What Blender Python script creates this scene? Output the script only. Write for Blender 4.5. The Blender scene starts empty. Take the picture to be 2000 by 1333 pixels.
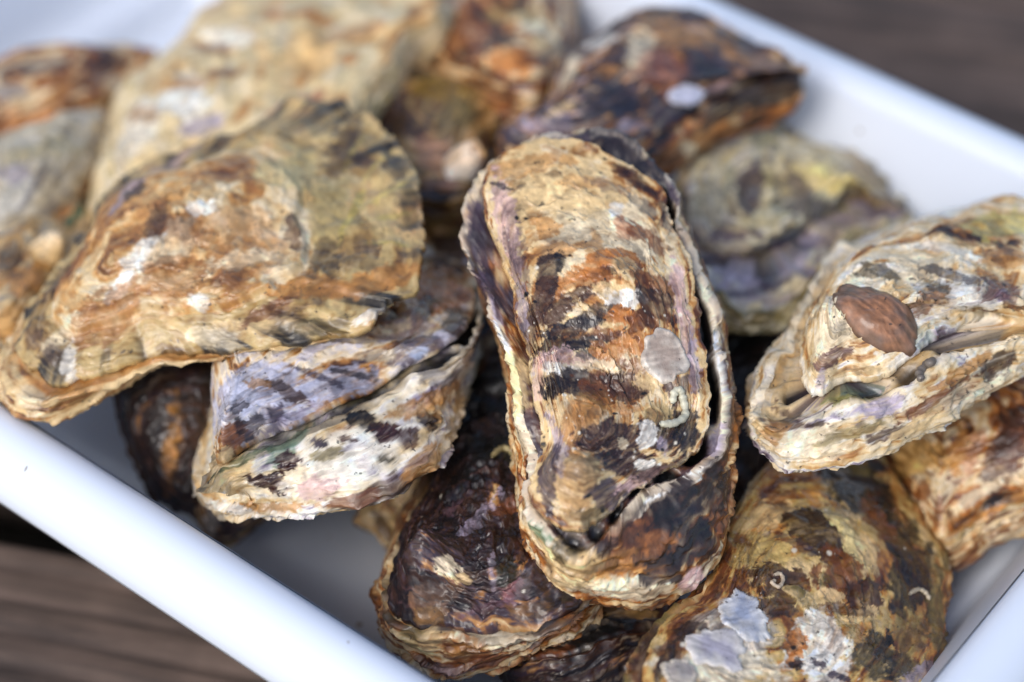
import bpy, math, random
import numpy as np
from mathutils import Vector

# ------------------------------------------------------------------ camera, sky, sun, exposure
sc = bpy.context.scene
COL = sc.collection
F_PX, CX, CY = 4722.0, 1000.0, 666.5           # 85 mm lens on a 36 mm, 2000 px wide frame
S2 = math.sqrt(0.5)
CAM = np.array([0.0, -0.3536, 0.4036])
RGT, UPV, FWD = np.array([1.0, 0, 0]), np.array([0, S2, S2]), np.array([0, S2, -S2])

cam_d = bpy.data.cameras.new('camera')
cam_d.lens = 85.0
cam_d.sensor_width = 36.0
cam_d.clip_start = 0.01
cam_d.clip_end = 50.0
cam_d.dof.use_dof = True
cam_d.dof.focus_distance = 0.464
cam_d.dof.aperture_fstop = 5.3
cam_d.dof.aperture_blades = 9
cam = bpy.data.objects.new('camera', cam_d)
cam.location = CAM
cam.rotation_euler = (math.radians(45), 0, 0)
COL.objects.link(cam)
sc.camera = cam

SUN_EL, SUN_AZ = math.radians(44), math.radians(214)   # azimuth measured from +Y clockwise
w = bpy.data.worlds.new('World')
sc.world = w
w.use_nodes = True
nt = w.node_tree
bg = nt.nodes['Background']
sky = nt.nodes.new('ShaderNodeTexSky')
sky.sky_type = 'NISHITA'
sky.sun_disc = False
sky.sun_elevation = SUN_EL
sky.sun_rotation = SUN_AZ
sky.air_density = 1.0
sky.dust_density = 2.0
nt.links.new(sky.outputs[0], bg.inputs[0])
bg.inputs[1].default_value = 0.15
sun_d = bpy.data.lights.new('sun', 'SUN')
sun_d.energy = 1.1
sun_d.angle = math.radians(28)
sun_d.color = (1.0, 0.985, 0.97)
sun = bpy.data.objects.new('sun', sun_d)
sdir = Vector((math.sin(SUN_AZ) * math.cos(SUN_EL), math.cos(SUN_AZ) * math.cos(SUN_EL), math.sin(SUN_EL)))
sun.rotation_euler = sdir.to_track_quat('Z', 'Y').to_euler()
sun.location = (0, 0, 1)
COL.objects.link(sun)
sc.view_settings.view_transform = 'Standard'
sc.view_settings.look = 'None'
sc.view_settings.exposure = 0.46
sc.view_settings.gamma = 1.0

# ------------------------------------------------------------------ maths helpers
def ray(x, y):
    return (x - CX) * RGT + (CY - y) * UPV + F_PX * FWD

def un(x, y, z):
    d = ray(x, y)
    return CAM + d * ((z - CAM[2]) / d[2])

def proj(W):
    D = W - CAM
    dep = D @ FWD
    return CX + F_PX * (D @ RGT) / dep, CY - F_PX * (D @ UPV) / dep, dep

def rgb(r, g, b):
    c = np.array([r, g, b], float) / 255.0
    return np.where(c <= 0.04045, c / 12.92, ((c + 0.055) / 1.055) ** 2.4)

def _hash(x, y, z, seed):
    h = (x * np.uint32(374761393) + y * np.uint32(668265263) + z * np.uint32(2147483647 - 58) + np.uint32(seed * 1013904223 & 0xffffffff))
    h = (h ^ (h >> np.uint32(13))) * np.uint32(1274126177)
    h = h ^ (h >> np.uint32(16))
    h = h * np.uint32(2246822519)
    h = h ^ (h >> np.uint32(13))
    return (h & np.uint32(0xffffff)).astype(np.float32) / np.float32(0xffffff)

def vnoise(P, seed=0):
    P = P.astype(np.float32) + np.float32(1000.0)
    fl = np.floor(P)
    i = fl.astype(np.int64).astype(np.uint32)
    f = P - fl
    f = f * f * f * (f * (f * 6 - 15) + 10)
    x, y, z = i[:, 0], i[:, 1], i[:, 2]
    one = np.uint32(1)
    a = _hash(x, y, z, seed); b = _hash(x + one, y, z, seed)
    c = _hash(x, y + one, z, seed); d = _hash(x + one, y + one, z, seed)
    e = _hash(x, y, z + one, seed); g = _hash(x + one, y, z + one, seed)
    h = _hash(x, y + one, z + one, seed); k = _hash(x + one, y + one, z + one, seed)
    fx, fy, fz = f[:, 0], f[:, 1], f[:, 2]
    p = (a + (b - a) * fx) * (1 - fy) + (c + (d - c) * fx) * fy
    q = (e + (g - e) * fx) * (1 - fy) + (h + (k - h) * fx) * fy
    return p + (q - p) * fz

def fbm(P, octv=4, seed=0, gain=0.5):
    """about -1 .. 1"""
    t = np.zeros(len(P), np.float32)
    a, s = 1.0, 0.0
    Q = P
    for o in range(octv):
        t += a * (vnoise(Q, seed + o * 17) - 0.5)
        s += a
        a *= gain
        Q = Q * 2.03 + 3.7
    return t * (2.6 / s)

def voronoi(P, seed=0):
    """cell random value, and distance to the cell border"""
    P = P.astype(np.float32) + np.float32(500.0)
    fl = np.floor(P)
    i = fl.astype(np.int64).astype(np.uint32)
    f = P - fl
    n = len(P)
    f1 = np.full(n, 9, np.float32); f2 = np.full(n, 9, np.float32); idv = np.zeros(n, np.float32)
    for dx in (-1, 0, 1):
        for dy in (-1, 0, 1):
            for dz in (-1, 0, 1):
                x = i[:, 0] + np.uint32(dx & 0xffffffff); y = i[:, 1] + np.uint32(dy & 0xffffffff); z = i[:, 2] + np.uint32(dz & 0xffffffff)
                h = _hash(x, y, z, seed)
                hx = np.modf(h * 977.31)[0]; hy = np.modf(h * 3571.77)[0]; hz = np.modf(h * 7919.13)[0]
                d = (dx + hx - f[:, 0]) ** 2 + (dy + hy - f[:, 1]) ** 2 + (dz + hz - f[:, 2]) ** 2
                c = d < f1
                f2 = np.where(c, f1, np.minimum(f2, d))
                idv = np.where(c, np.modf(h * 131.7)[0], idv)
                f1 = np.where(c, d, f1)
    return idv, np.sqrt(f2) - np.sqrt(f1)

def polar_radius(poly, c, dirs):
    """distance from c to the closed polygon along each direction"""
    d = poly - c
    a = np.unwrap(np.arctan2(d[:, 1], d[:, 0]))
    r = np.hypot(d[:, 0], d[:, 1])
    am = np.mod(a, 2 * math.pi)
    o = np.argsort(am)
    am, r = am[o], r[o]
    am = np.concatenate([am - 2 * math.pi, am, am + 2 * math.pi]); r = np.concatenate([r, r, r])
    return np.interp(np.mod(np.arctan2(dirs[:, 1], dirs[:, 0]), 2 * math.pi), am, r)

def sstep(a, b, x):
    t = np.clip((x - a) / (b - a), 0, 1)
    return t * t * (3 - 2 * t)

def lerp(c, col, m):
    return c + (np.asarray(col) - c) * m[:, None]

def ramp(v, stops):
    xs = [s[0] for s in stops]
    cs = np.array([s[1] for s in stops])
    return np.stack([np.interp(v, xs, cs[:, k]) for k in range(3)], 1)

# ------------------------------------------------------------------ object helpers
def empty(name, loc, label, cat, group=None):
    o = bpy.data.objects.new(name, None)
    o.empty_display_size = 0.02
    o.location = loc
    COL.objects.link(o)
    o['label'] = label
    o['category'] = cat
    if group:
        o['group'] = group
    return o

def make_mesh(name, W, quads, mat, parent=None, col=None, tris=None, smooth=True):
    """W world coordinates; the mesh is stored relative to its parent's base."""
    off = np.array(parent.matrix_basis.translation) if parent is not None and parent.type == 'EMPTY' else np.zeros(3)
    base = off
    if parent is not None and parent.get('base') is not None:
        base = np.array(parent['base'])
    me = bpy.data.meshes.new(name)
    V = (W - base).astype(np.float32)
    me.vertices.add(len(V))
    me.vertices.foreach_set('co', V.ravel())
    nq = len(quads)
    ntr = 0 if tris is None else len(tris)
    loops = np.asarray(quads, np.int32).ravel()
    if ntr:
        loops = np.concatenate([loops, np.asarray(tris, np.int32).ravel()])
    me.loops.add(len(loops))
    me.loops.foreach_set('vertex_index', loops)
    me.polygons.add(nq + ntr)
    st = np.concatenate([np.arange(nq) * 4, nq * 4 + np.arange(ntr) * 3]).astype(np.int32)
    me.polygons.foreach_set('loop_start', st)
    me.polygons.foreach_set('use_smooth', np.full(nq + ntr, smooth))
    me.update(calc_edges=True)
    me.validate()
    if col is not None:
        at = me.color_attributes.new('Col', 'FLOAT_COLOR', 'POINT')
        at.data.foreach_set('color', np.asarray(col, np.float32).ravel())
    me.materials.append(mat)
    o = bpy.data.objects.new(name, me)
    COL.objects.link(o)
    if parent is not None:
        o.parent = parent
    return o

def ring_faces(nr, nt, start=0, closed=True, flip=False):
    i = np.arange(nr - 1)[:, None]
    j = np.arange(nt if closed else nt - 1)[None, :]
    a = start + i * nt + j
    b = start + i * nt + (j + 1) % nt
    q = np.stack([a, a + nt, b + nt, b], -1).reshape(-1, 4)
    return q[:, ::-1] if flip else q

# ------------------------------------------------------------------ materials
def new_mat(name):
    m = bpy.data.materials.new(name)
    m.use_nodes = True
    return m, m.node_tree, m.node_tree.nodes['Principled BSDF']

def N(nt, typ, **kw):
    n = nt.nodes.new(typ)
    for k, v in kw.items():
        setattr(n, k, v)
    return n

def shell_material(name, bump=0.26, coat=0.3):
    m, nt, p = new_mat(name)
    L = nt.links.new
    at = N(nt, 'ShaderNodeAttribute', attribute_name='Col')
    tc = N(nt, 'ShaderNodeTexCoord')
    n1 = N(nt, 'ShaderNodeTexNoise'); n1.inputs['Scale'].default_value = 420; n1.inputs['Detail'].default_value = 6; n1.inputs['Roughness'].default_value = 0.65
    n2 = N(nt, 'ShaderNodeTexNoise'); n2.inputs['Scale'].default_value = 1300; n2.inputs['Detail'].default_value = 4
    n3 = N(nt, 'ShaderNodeTexNoise'); n3.inputs['Scale'].default_value = 700; n3.inputs['Detail'].default_value = 2
    for n in (n1, n2, n3):
        L(tc.outputs['Object'], n.inputs['Vector'])
    r1 = N(nt, 'ShaderNodeMapRange'); r1.inputs['From Min'].default_value = 0.3; r1.inputs['From Max'].default_value = 0.7
    r1.inputs['To Min'].default_value = 0.80; r1.inputs['To Max'].default_value = 1.16
    L(n1.outputs['Fac'], r1.inputs['Value'])
    mul = N(nt, 'ShaderNodeMix', data_type='RGBA', blend_type='MULTIPLY')
    mul.inputs['Factor'].default_value = 1.0
    L(at.outputs['Color'], mul.inputs['A'])
    L(r1.outputs['Result'], mul.inputs['B'])
    # small dark specks of grit
    sp = N(nt, 'ShaderNodeMapRange'); sp.inputs['From Min'].default_value = 0.68; sp.inputs['From Max'].default_value = 0.73
    sp.inputs['To Min'].default_value = 0.0; sp.inputs['To Max'].default_value = 0.75
    L(n3.outputs['Fac'], sp.inputs['Value'])
    mx = N(nt, 'ShaderNodeMix', data_type='RGBA')
    L(sp.outputs['Result'], mx.inputs['Factor'])
    L(mul.outputs['Result'], mx.inputs['A'])
    mx.inputs['B'].default_value = (0.022, 0.016, 0.014, 1)
    n4 = N(nt, 'ShaderNodeTexNoise'); n4.inputs['Scale'].default_value = 950; n4.inputs['Detail'].default_value = 6; n4.inputs['Roughness'].default_value = 0.7; n4.inputs['Distortion'].default_value = 0.5
    L(tc.outputs['Object'], n4.inputs['Vector'])
    r4 = N(nt, 'ShaderNodeMapRange'); r4.inputs['From Min'].default_value = 0.56; r4.inputs['From Max'].default_value = 0.66
    r4.inputs['To Min'].default_value = 0.0; r4.inputs['To Max'].default_value = 0.32
    L(n4.outputs['Fac'], r4.inputs['Value'])
    mm = N(nt, 'ShaderNodeMix', data_type='RGBA', blend_type='MULTIPLY')
    L(r4.outputs['Result'], mm.inputs['Factor'])
    L(mx.outputs['Result'], mm.inputs['A'])
    mm.inputs['B'].default_value = (0.42, 0.30, 0.22, 1)
    mx = mm
    L(mx.outputs['Result'], p.inputs['Base Color'])
    rr = N(nt, 'ShaderNodeMapRange'); rr.inputs['From Min'].default_value = 0.3; rr.inputs['From Max'].default_value = 0.7
    rr.inputs['To Min'].default_value = -0.12; rr.inputs['To Max'].default_value = 0.12
    L(n2.outputs['Fac'], rr.inputs['Value'])
    ad = N(nt, 'ShaderNodeMath', operation='ADD', use_clamp=True)
    L(at.outputs['Alpha'], ad.inputs[0]); L(rr.outputs['Result'], ad.inputs[1])
    L(ad.outputs[0], p.inputs['Roughness'])
    b1 = N(nt, 'ShaderNodeBump'); b1.inputs['Strength'].default_value = bump; b1.inputs['Distance'].default_value = 0.0006
    L(n1.outputs['Fac'], b1.inputs['Height'])
    b2 = N(nt, 'ShaderNodeBump'); b2.inputs['Strength'].default_value = bump * 0.8; b2.inputs['Distance'].default_value = 0.00025
    L(n2.outputs['Fac'], b2.inputs['Height']); L(b1.outputs['Normal'], b2.inputs['Normal'])
    L(b2.outputs['Normal'], p.inputs['Normal'])
    p.inputs['Coat Weight'].default_value = coat
    p.inputs['Coat Roughness'].default_value = 0.1
    return m

SHELL = shell_material('oyster_shell')

def enamel_material():
    m, nt, p = new_mat('white_enamel')
    L = nt.links.new
    tc = N(nt, 'ShaderNodeTexCoord')
    n = N(nt, 'ShaderNodeTexNoise'); n.inputs['Scale'].default_value = 420; n.inputs['Detail'].default_value = 1
    L(tc.outputs['Object'], n.inputs['Vector'])
    r = N(nt, 'ShaderNodeMapRange'); r.inputs['From Min'].default_value = 0.785; r.inputs['From Max'].default_value = 0.81
    L(n.outputs['Fac'], r.inputs['Value'])
    mx = N(nt, 'ShaderNodeMix', data_type='RGBA')
    mx.inputs['A'].default_value = (0.73, 0.78, 0.86, 1)
    mx.inputs['B'].default_value = (0.25, 0.2, 0.15, 1)
    L(r.outputs['Result'], mx.inputs['Factor'])
    L(mx.outputs['Result'], p.inputs['Base Color'])
    p.inputs['Roughness'].default_value = 0.32
    n2 = N(nt, 'ShaderNodeTexNoise'); n2.inputs['Scale'].default_value = 60; n2.inputs['Detail'].default_value = 2
    L(tc.outputs['Object'], n2.inputs['Vector'])
    b = N(nt, 'ShaderNodeBump'); b.inputs['Strength'].default_value = 0.12; b.inputs['Distance'].default_value = 0.001
    L(n2.outputs['Fac'], b.inputs['Height']); L(b.outputs['Normal'], p.inputs['Normal'])
    return m

ENAMEL = enamel_material()

def wood_material():
    m, nt, p = new_mat('weathered_wood')
    L = nt.links.new
    tc = N(nt, 'ShaderNodeTexCoord')
    mp = N(nt, 'ShaderNodeMapping'); mp.inputs['Scale'].default_value = (9, 130, 40)
    L(tc.outputs['Object'], mp.inputs['Vector'])
    n = N(nt, 'ShaderNodeTexNoise'); n.inputs['Scale'].default_value = 1.6; n.inputs['Detail'].default_value = 8; n.inputs['Roughness'].default_value = 0.62; n.inputs['Distortion'].default_value = 0.6
    L(mp.outputs[0], n.inputs['Vector'])
    cr = N(nt, 'ShaderNodeValToRGB')
    e = cr.color_ramp.elements
    e[0].position = 0.3; e[0].color = (0.026, 0.018, 0.015, 1)
    e[1].position = 0.72; e[1].color = (0.145, 0.098, 0.076, 1)
    x = cr.color_ramp.elements.new(0.5); x.color = (0.090, 0.060, 0.045, 1)
    L(n.outputs['Fac'], cr.inputs[0])
    n2 = N(nt, 'ShaderNodeTexNoise'); n2.inputs['Scale'].default_value = 45; n2.inputs['Detail'].default_value = 3
    L(tc.outputs['Object'], n2.inputs['Vector'])
    r2 = N(nt, 'ShaderNodeMapRange'); r2.inputs['From Min'].default_value = 0.3; r2.inputs['From Max'].default_value = 0.75
    r2.inputs['To Min'].default_value = 0.7; r2.inputs['To Max'].default_value = 1.5
    L(n2.outputs['Fac'], r2.inputs['Value'])
    mu = N(nt, 'ShaderNodeMix', data_type='RGBA', blend_type='MULTIPLY'); mu.inputs['Factor'].default_value = 1
    L(cr.outputs[0], mu.inputs['A']); L(r2.outputs['Result'], mu.inputs['B'])
    L(mu.outputs['Result'], p.inputs['Base Color'])
    p.inputs['Roughness'].default_value = 0.75
    b = N(nt, 'ShaderNodeBump'); b.inputs['Strength'].default_value = 0.4; b.inputs['Distance'].default_value = 0.001
    L(n.outputs['Fac'], b.inputs['Height']); L(b.outputs['Normal'], p.inputs['Normal'])
    return m

WOOD = wood_material()

def plain_material(name, c, rough=0.8):
    m, nt, p = new_mat(name)
    tc = N(nt, 'ShaderNodeTexCoord')
    n = N(nt, 'ShaderNodeTexNoise'); n.inputs['Scale'].default_value = 80; n.inputs['Detail'].default_value = 5
    nt.links.new(tc.outputs['Object'], n.inputs['Vector'])
    cr = N(nt, 'ShaderNodeValToRGB')
    cr.color_ramp.elements[0].color = (*[v * 0.6 for v in c], 1)
    cr.color_ramp.elements[1].color = (*[min(1, v * 1.4) for v in c], 1)
    nt.links.new(n.outputs['Fac'], cr.inputs[0])
    nt.links.new(cr.outputs[0], p.inputs['Base Color'])
    p.inputs['Roughness'].default_value = rough
    return m

# ------------------------------------------------------------------ the ground and the deck planks
EARTH = plain_material('dark_earth', (0.02, 0.016, 0.013))
g = make_mesh('ground', np.array([[-4, -4, -0.09], [4, -4, -0.09], [4, 4, -0.09], [-4, 4, -0.09]], float), [[0, 1, 2, 3]], EARTH)
g['kind'] = 'structure'

DECK_Z = -0.002
pa, pb = un(0, 1040, DECK_Z), un(330, 1100, DECK_Z)
pdir = (pb - pa)[:2] / np.linalg.norm((pb - pa)[:2])
pang = math.atan2(pdir[1], pdir[0])
pnor = np.array([-pdir[1], pdir[0]])

def plank(off, width, label, seed):
    """off: signed distance of the plank's far edge from the traced edge line."""
    Lh, th = 0.9, 0.028
    ny = 160
    ys = np.linspace(-width, 0, ny)
    nx = 40
    xs = np.linspace(-Lh, Lh, nx)
    X, Y = np.meshgrid(xs, ys, indexing='ij')
    e = np.minimum(-Y, Y + width)
    z = -0.004 * np.clip(1 - e / 0.005, 0, 1) ** 2
    P = np.stack([X.ravel() * 3, Y.ravel() * 160, np.full(X.size, seed)], 1)
    z = z + 0.00055 * fbm(P, 3, 5).reshape(X.shape) * sstep(0, 0.004, e)
    z = z - 0.0007 * (0.5 + 0.5 * np.cos(Y * 2 * math.pi / 0.0085)) ** 2 * sstep(0.002, 0.006, e)
    top = np.stack([X, Y, z], -1)
    bot = np.stack([X[:, [0, -1]], Y[:, [0, -1]], np.full((nx, 2), -th)], -1)
    ringv = np.concatenate([top, bot[:, ::-1]], 1)          # cross-section loop per x
    nt_ = ny + 2
    V = ringv.reshape(-1, 3)
    q = ring_faces(nx, nt_)
    o = make_mesh('plank', V, q, WOOD)
    o.location = (pa[0] + pnor[0] * off, pa[1] + pnor[1] * off, DECK_Z)
    o.rotation_euler = (0, 0, pang)
    o['kind'] = 'structure'
    o['label'] = label
    return o

plank(0.0, 0.142, 'weathered brown deck plank in front of the tray', 1)
plank(0.160, 0.136, 'weathered brown deck plank under the tray', 2)
plank(0.318, 0.148, 'dark brown deck plank behind the tray', 3)
plank(0.476, 0.148, 'dark deck plank well behind the tray', 4)
plank(0.634, 0.148, 'dark deck plank far behind the tray', 5)
plank(0.792, 0.148, 'dark deck plank farthest behind the tray', 6)
plank(-0.158, 0.148, 'weathered deck plank nearest the viewer', 7)

# ------------------------------------------------------------------ the white tray
TL = np.array([0.788, -0.616]); TL /= np.linalg.norm(TL)
TW = np.array([-TL[1], TL[0]])
L0, L1, W0, W1 = -0.203, 0.113, -0.0758, 0.1125         # inner rim lines

def rrect(d, rad, n=14):
    """rounded rectangle of the inner rim grown by d, as (l, w) points"""
    l0, l1, w0, w1 = L0 - d, L1 + d, W0 - d, W1 + d
    r = max(rad + d, 0.004)
    pts = []
    for (cx, cy, a0) in ((l1 - r, w1 - r, 0), (l0 + r, w1 - r, 90), (l0 + r, w0 + r, 180), (l1 - r, w0 + r, 270)):
        for k in range(n + 1):
            a = math.radians(a0 + 90 * k / n)
            pts.append((cx + r * math.cos(a), cy + r * math.sin(a)))
    return np.array(pts)

def sweep(profile, rad=0.022):
    V = []
    for d, z in profile:
        p = rrect(d, rad)
        xy = p[:, :1] * TL + p[:, 1:] * TW
        V.append(np.column_stack([xy, np.full(len(xy), z)]))
    return np.array(V)

RZ = 0.050
tray = empty('tray', (0.0, 0.0, 0.0), 'white enamel tray with a broad rounded rim holding the oysters', 'tray')
prof = [(0.0, RZ - 0.0025)]
for k in range(1, 7):                                    # wall going down
    t = k / 6
    prof.append((-0.0145 * t, RZ - 0.0025 - (RZ - 0.013) * t))
for k in range(1, 9):                                    # fillet to the floor
    a = math.radians(72 * k / 8)
    prof.append((-0.0145 - 0.010 * math.sin(a) , 0.0105 - 0.0075 * (1 - math.cos(a)) / (1 - math.cos(math.radians(72)))))
prof.append((-0.034, 0.003))
prof.append((-0.080, 0.003))
V = sweep(prof)
nr, nt_, _ = V.shape
q = ring_faces(nr, nt_)
Vf = V.reshape(-1, 3)
# close the floor with a fan
c = Vf[-nt_:].mean(0)
tr = [[(nr - 1) * nt_ + j, len(Vf), (nr - 1) * nt_ + (j + 1) % nt_] for j in range(nt_)]
make_mesh('basin', np.vstack([Vf, c]), q, ENAMEL, tray, tris=tr)
RIMP = [(-0.0004, RZ - 0.0045), (0.0002, RZ - 0.0028), (0.0012, RZ - 0.0012), (0.0026, RZ - 0.0002), (0.0045, RZ + 0.0004), (0.0068, RZ + 0.0004), (0.0092, RZ - 0.0004),
        (0.0115, RZ - 0.0019), (0.0134, RZ - 0.0042), (0.0146, RZ - 0.0070), (0.0150, RZ - 0.0095), (0.0146, RZ - 0.0112), (0.0136, RZ - 0.0112),
        (0.0130, RZ - 0.0085), (0.010, RZ - 0.0045), (0.004, RZ - 0.0035), (0.0008, RZ - 0.006), (-0.013, 0.010), (-0.020, 0.0015), (-0.034, 0.0002), (-0.08, 0.0002)]
V = sweep(RIMP)
nr, nt_, _ = V.shape
make_mesh('rim', V.reshape(-1, 3), ring_faces(nr, nt_, flip=True), ENAMEL, tray)

# ------------------------------------------------------------------ oysters
CREAM, PALE, WHITE = rgb(226, 203, 162), rgb(234, 220, 194), rgb(240, 235, 226)
OCHRE, ORANGE, RUST = rgb(194, 150, 94), rgb(192, 136, 74), rgb(138, 92, 56)
BROWN, DBROWN, BLACK = rgb(98, 70, 54), rgb(64, 48, 46), rgb(34, 31, 38)
PURPLE, DPURP, LAV, PINK = rgb(92, 78, 92), rgb(52, 44, 54), rgb(182, 172, 184), rgb(210, 184, 180)
GREY, OLIVE, DOLIVE, GREEN = rgb(150, 146, 146), rgb(154, 140, 98), rgb(84, 76, 54), rgb(96, 132, 108)
RED = rgb(72, 22, 20)
BLUEW = rgb(176, 186, 206)

def closed_spline(pts, n, per=14):
    P = np.asarray(pts, float)
    m = len(P)
    t = np.arange(per) / per
    out = []
    for i in range(m):
        p0, p1, p2, p3 = P[i - 1], P[i], P[(i + 1) % m], P[(i + 2) % m]
        for u in t:
            out.append(0.5 * ((2 * p1) + (-p0 + p2) * u + (2 * p0 - 5 * p1 + 4 * p2 - p3) * u * u + (-p0 + 3 * p1 - 3 * p2 + p3) * u ** 3))
    out = np.array(out)
    d = np.linalg.norm(np.diff(np.vstack([out, out[:1]]), axis=0), axis=1)
    s = np.concatenate([[0], np.cumsum(d)])
    tt = np.arange(n) / n * s[-1]
    o2 = np.vstack([out, out[:1]])
    return np.stack([np.interp(tt, s, o2[:, k]) for k in range(2)], 1), s[-1]

class Oyster:
    def __init__(self, name, label, plane, seed, group='oysters heaped in the tray'):
        a, b, c = [un(*p) for p in plane]
        n = np.cross(b - a, c - a)
        n /= np.linalg.norm(n)
        if n[2] < 0:
            n = -n
        self.n = n
        e1 = b - a
        e1 /= np.linalg.norm(e1)
        self.e1, self.e2 = e1, np.cross(n, e1)
        self.o = (a + b + c) / 3
        self.seed = seed
        self.root = empty(name, self.o, label, 'oyster', group)
        self.valves = {}

    def flat(self, pts, depth=0.0):
        """pixels of the traced outline -> the oyster's own plane"""
        out = []
        for x, y in pts:
            d = ray(x, y)
            t = ((self.o - self.n * depth - CAM) @ self.n) / (d @ self.n)
            q = CAM + d * t - self.o
            out.append((q @ self.e1, q @ self.e2))
        return np.array(out)

    def world(self, P):
        return self.o + P[:, :1] * self.e1 + P[:, 1:2] * self.e2 + P[:, 2:3] * self.n

    def outline(self, px, n, jit, fr=1.0):
        O, per = closed_spline(self.flat(px), n)
        area = 0.5 * np.sum(O[:, 0] * np.roll(O[:, 1], -1) - np.roll(O[:, 0], -1) * O[:, 1])
        if area < 0:
            O = O[::-1].copy()
        T = np.roll(O, -1, 0) - np.roll(O, 1, 0)
        T /= np.linalg.norm(T, axis=1)[:, None] + 1e-12
        nor = np.stack([T[:, 1], -T[:, 0]], 1)
        Q = np.column_stack([O * 260 * fr, np.full(n, self.seed * 3.1)])
        Q2 = np.column_stack([O * 900 * fr, np.full(n, self.seed * 5.1)])
        d = jit * (0.75 * fbm(Q, 3, self.seed) + 0.4 * np.abs(fbm(Q2, 2, self.seed + 5)))
        arc = np.arange(n) / n * per * 420 + 1.6 * fbm(Q, 2, self.seed + 9)
        rs_ = np.random.RandomState(self.seed + 77)
        ck = rs_.rand(4000)
        kk_ = np.floor(arc).astype(int) % 4000
        fr_ = arc - np.floor(arc)
        chip = ck[kk_] + (ck[(kk_ + 1) % 4000] - ck[kk_]) * sstep(0.75, 1.0, fr_)
        d = d + jit * 1.1 * (chip - 0.5)
        return O, nor * d[:, None]

    def wave(self, XY, amp, freq=70):
        P = np.column_stack([XY * freq, np.full(len(XY), self.seed * 1.7)])
        return amp * fbm(P, 2, self.seed + 40)

    def upper(self, px, apex, nt=200, nr=70, dome=0.006, jit=0.0008, lam=9, lamp=0.0007, wave=0.002, th=0.0016, lift=0.0008, p=2.2,
              bumps=(), folds=(0, 0), steps=(), rough_amp=0.0006, cells=230, flakeh=0.0004, **paint):
        O, JT = self.outline(px, nt, jit)
        c = self.flat([apex])[0]
        rs = np.concatenate([np.linspace(1 / nr, 1, nr), [1.0, 0.93, 0.5]])
        top = np.concatenate([np.ones(nr), [0, 0, 0]])
        R = np.repeat(rs, nt)
        TOP = np.repeat(top, nt)
        XY = (c + rs[:, None, None] * (O - c)[None] + JT[None] * sstep(0.82, 1.0, rs)[:, None, None]).reshape(-1, 2)
        TH = np.tile(np.arange(nt) / nt, len(rs))
        XY = np.vstack([XY, c, c]); R = np.append(R, [0, 0]); TOP = np.append(TOP, [1, 0]); TH = np.append(TH, [0, 0])
        h = dome * (1 - R ** p) + self.wave(XY, wave) * (0.3 + 0.7 * R) + lift
        for bx, by, br, bh in bumps:
            b0 = self.flat([(bx, by), (bx + br, by)])
            rad = np.linalg.norm(b0[1] - b0[0])
            d2 = ((XY - b0[0]) ** 2).sum(1) / rad ** 2
            h += bh * np.exp(-d2 * 1.6) * np.clip((1.0 - R) * 8, 0, 1)
        P3 = np.column_stack([XY, np.full(len(XY), self.seed * 0.013)])
        wn = fbm(P3 * 120, 3, self.seed + 3)
        for s0, sh in steps:
            h += sh * (1 - sstep(s0 - 0.008, s0 + 0.008, R + 0.035 * wn))
        if folds[0]:
            h += folds[1] * np.cos(TH * 2 * math.pi * folds[0] + 2.5 * wn) * R ** 4
        rn = np.interp(R, np.linspace(0, 1, 12), np.cumsum(0.35 + np.random.RandomState(self.seed).rand(12)))
        chp, _ = voronoi(np.column_stack([XY * cells * 1.5 + 0.5 * fbm(P3 * 400, 2, self.seed + 52)[:, None], 0 * R]), self.seed + 59)
        G = (rn - rn.min()) / (rn.max() - rn.min()) * lam + 0.8 * wn + 0.2 * fbm(P3 * 420, 2, self.seed + 8) + 0.45 * (chp - 0.5)
        k = np.floor(G); t = G - k
        patch = np.clip(0.35 + 1.3 * fbm(np.column_stack([XY * 110, k * 1.37]), 2, self.seed + 21), 0, 1.5)
        saw = np.where(t < 0.9, t / 0.9, (1 - t) / 0.1)
        h += lamp * saw * patch * sstep(0.0, 0.15, R)
        wq = fbm(P3 * 330, 3, self.seed + 51)
        cid, ced = voronoi(np.column_stack([XY * cells + 0.45 * wq[:, None], G * 0.8]), self.seed + 55)
        h += flakeh * (cid - 0.5) * sstep(0.0, 0.16, ced) * sstep(0.0, 0.2, 1.02 - R)
        rough_amp = rough_amp * 0.8
        h += rough_amp * (0.9 * fbm(P3 * 150, 3, self.seed + 31) + 0.3 * fbm(P3 * 520, 3, self.seed + 33)) + 0.16 * rough_amp * fbm(P3 * 1400, 2, self.seed + 37)
        self.cid, self.ced = cid, ced
        h = np.where(TOP > 0, h, np.where(R > 0.99, h - th, lift + self.wave(XY, wave) - th - 0.0006))
        P = np.column_stack([XY, h])
        n_r = len(rs)
        q = ring_faces(n_r, nt, flip=False)
        last = n_r * nt
        tr = [[last, j, (j + 1) % nt] for j in range(nt)] + [[last + 1, (n_r - 1) * nt + (j + 1) % nt, (n_r - 1) * nt + j] for j in range(nt)]
        self._finish('upper_valve', 'u', P, q, tr, R, TH, t, k, **paint)

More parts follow.
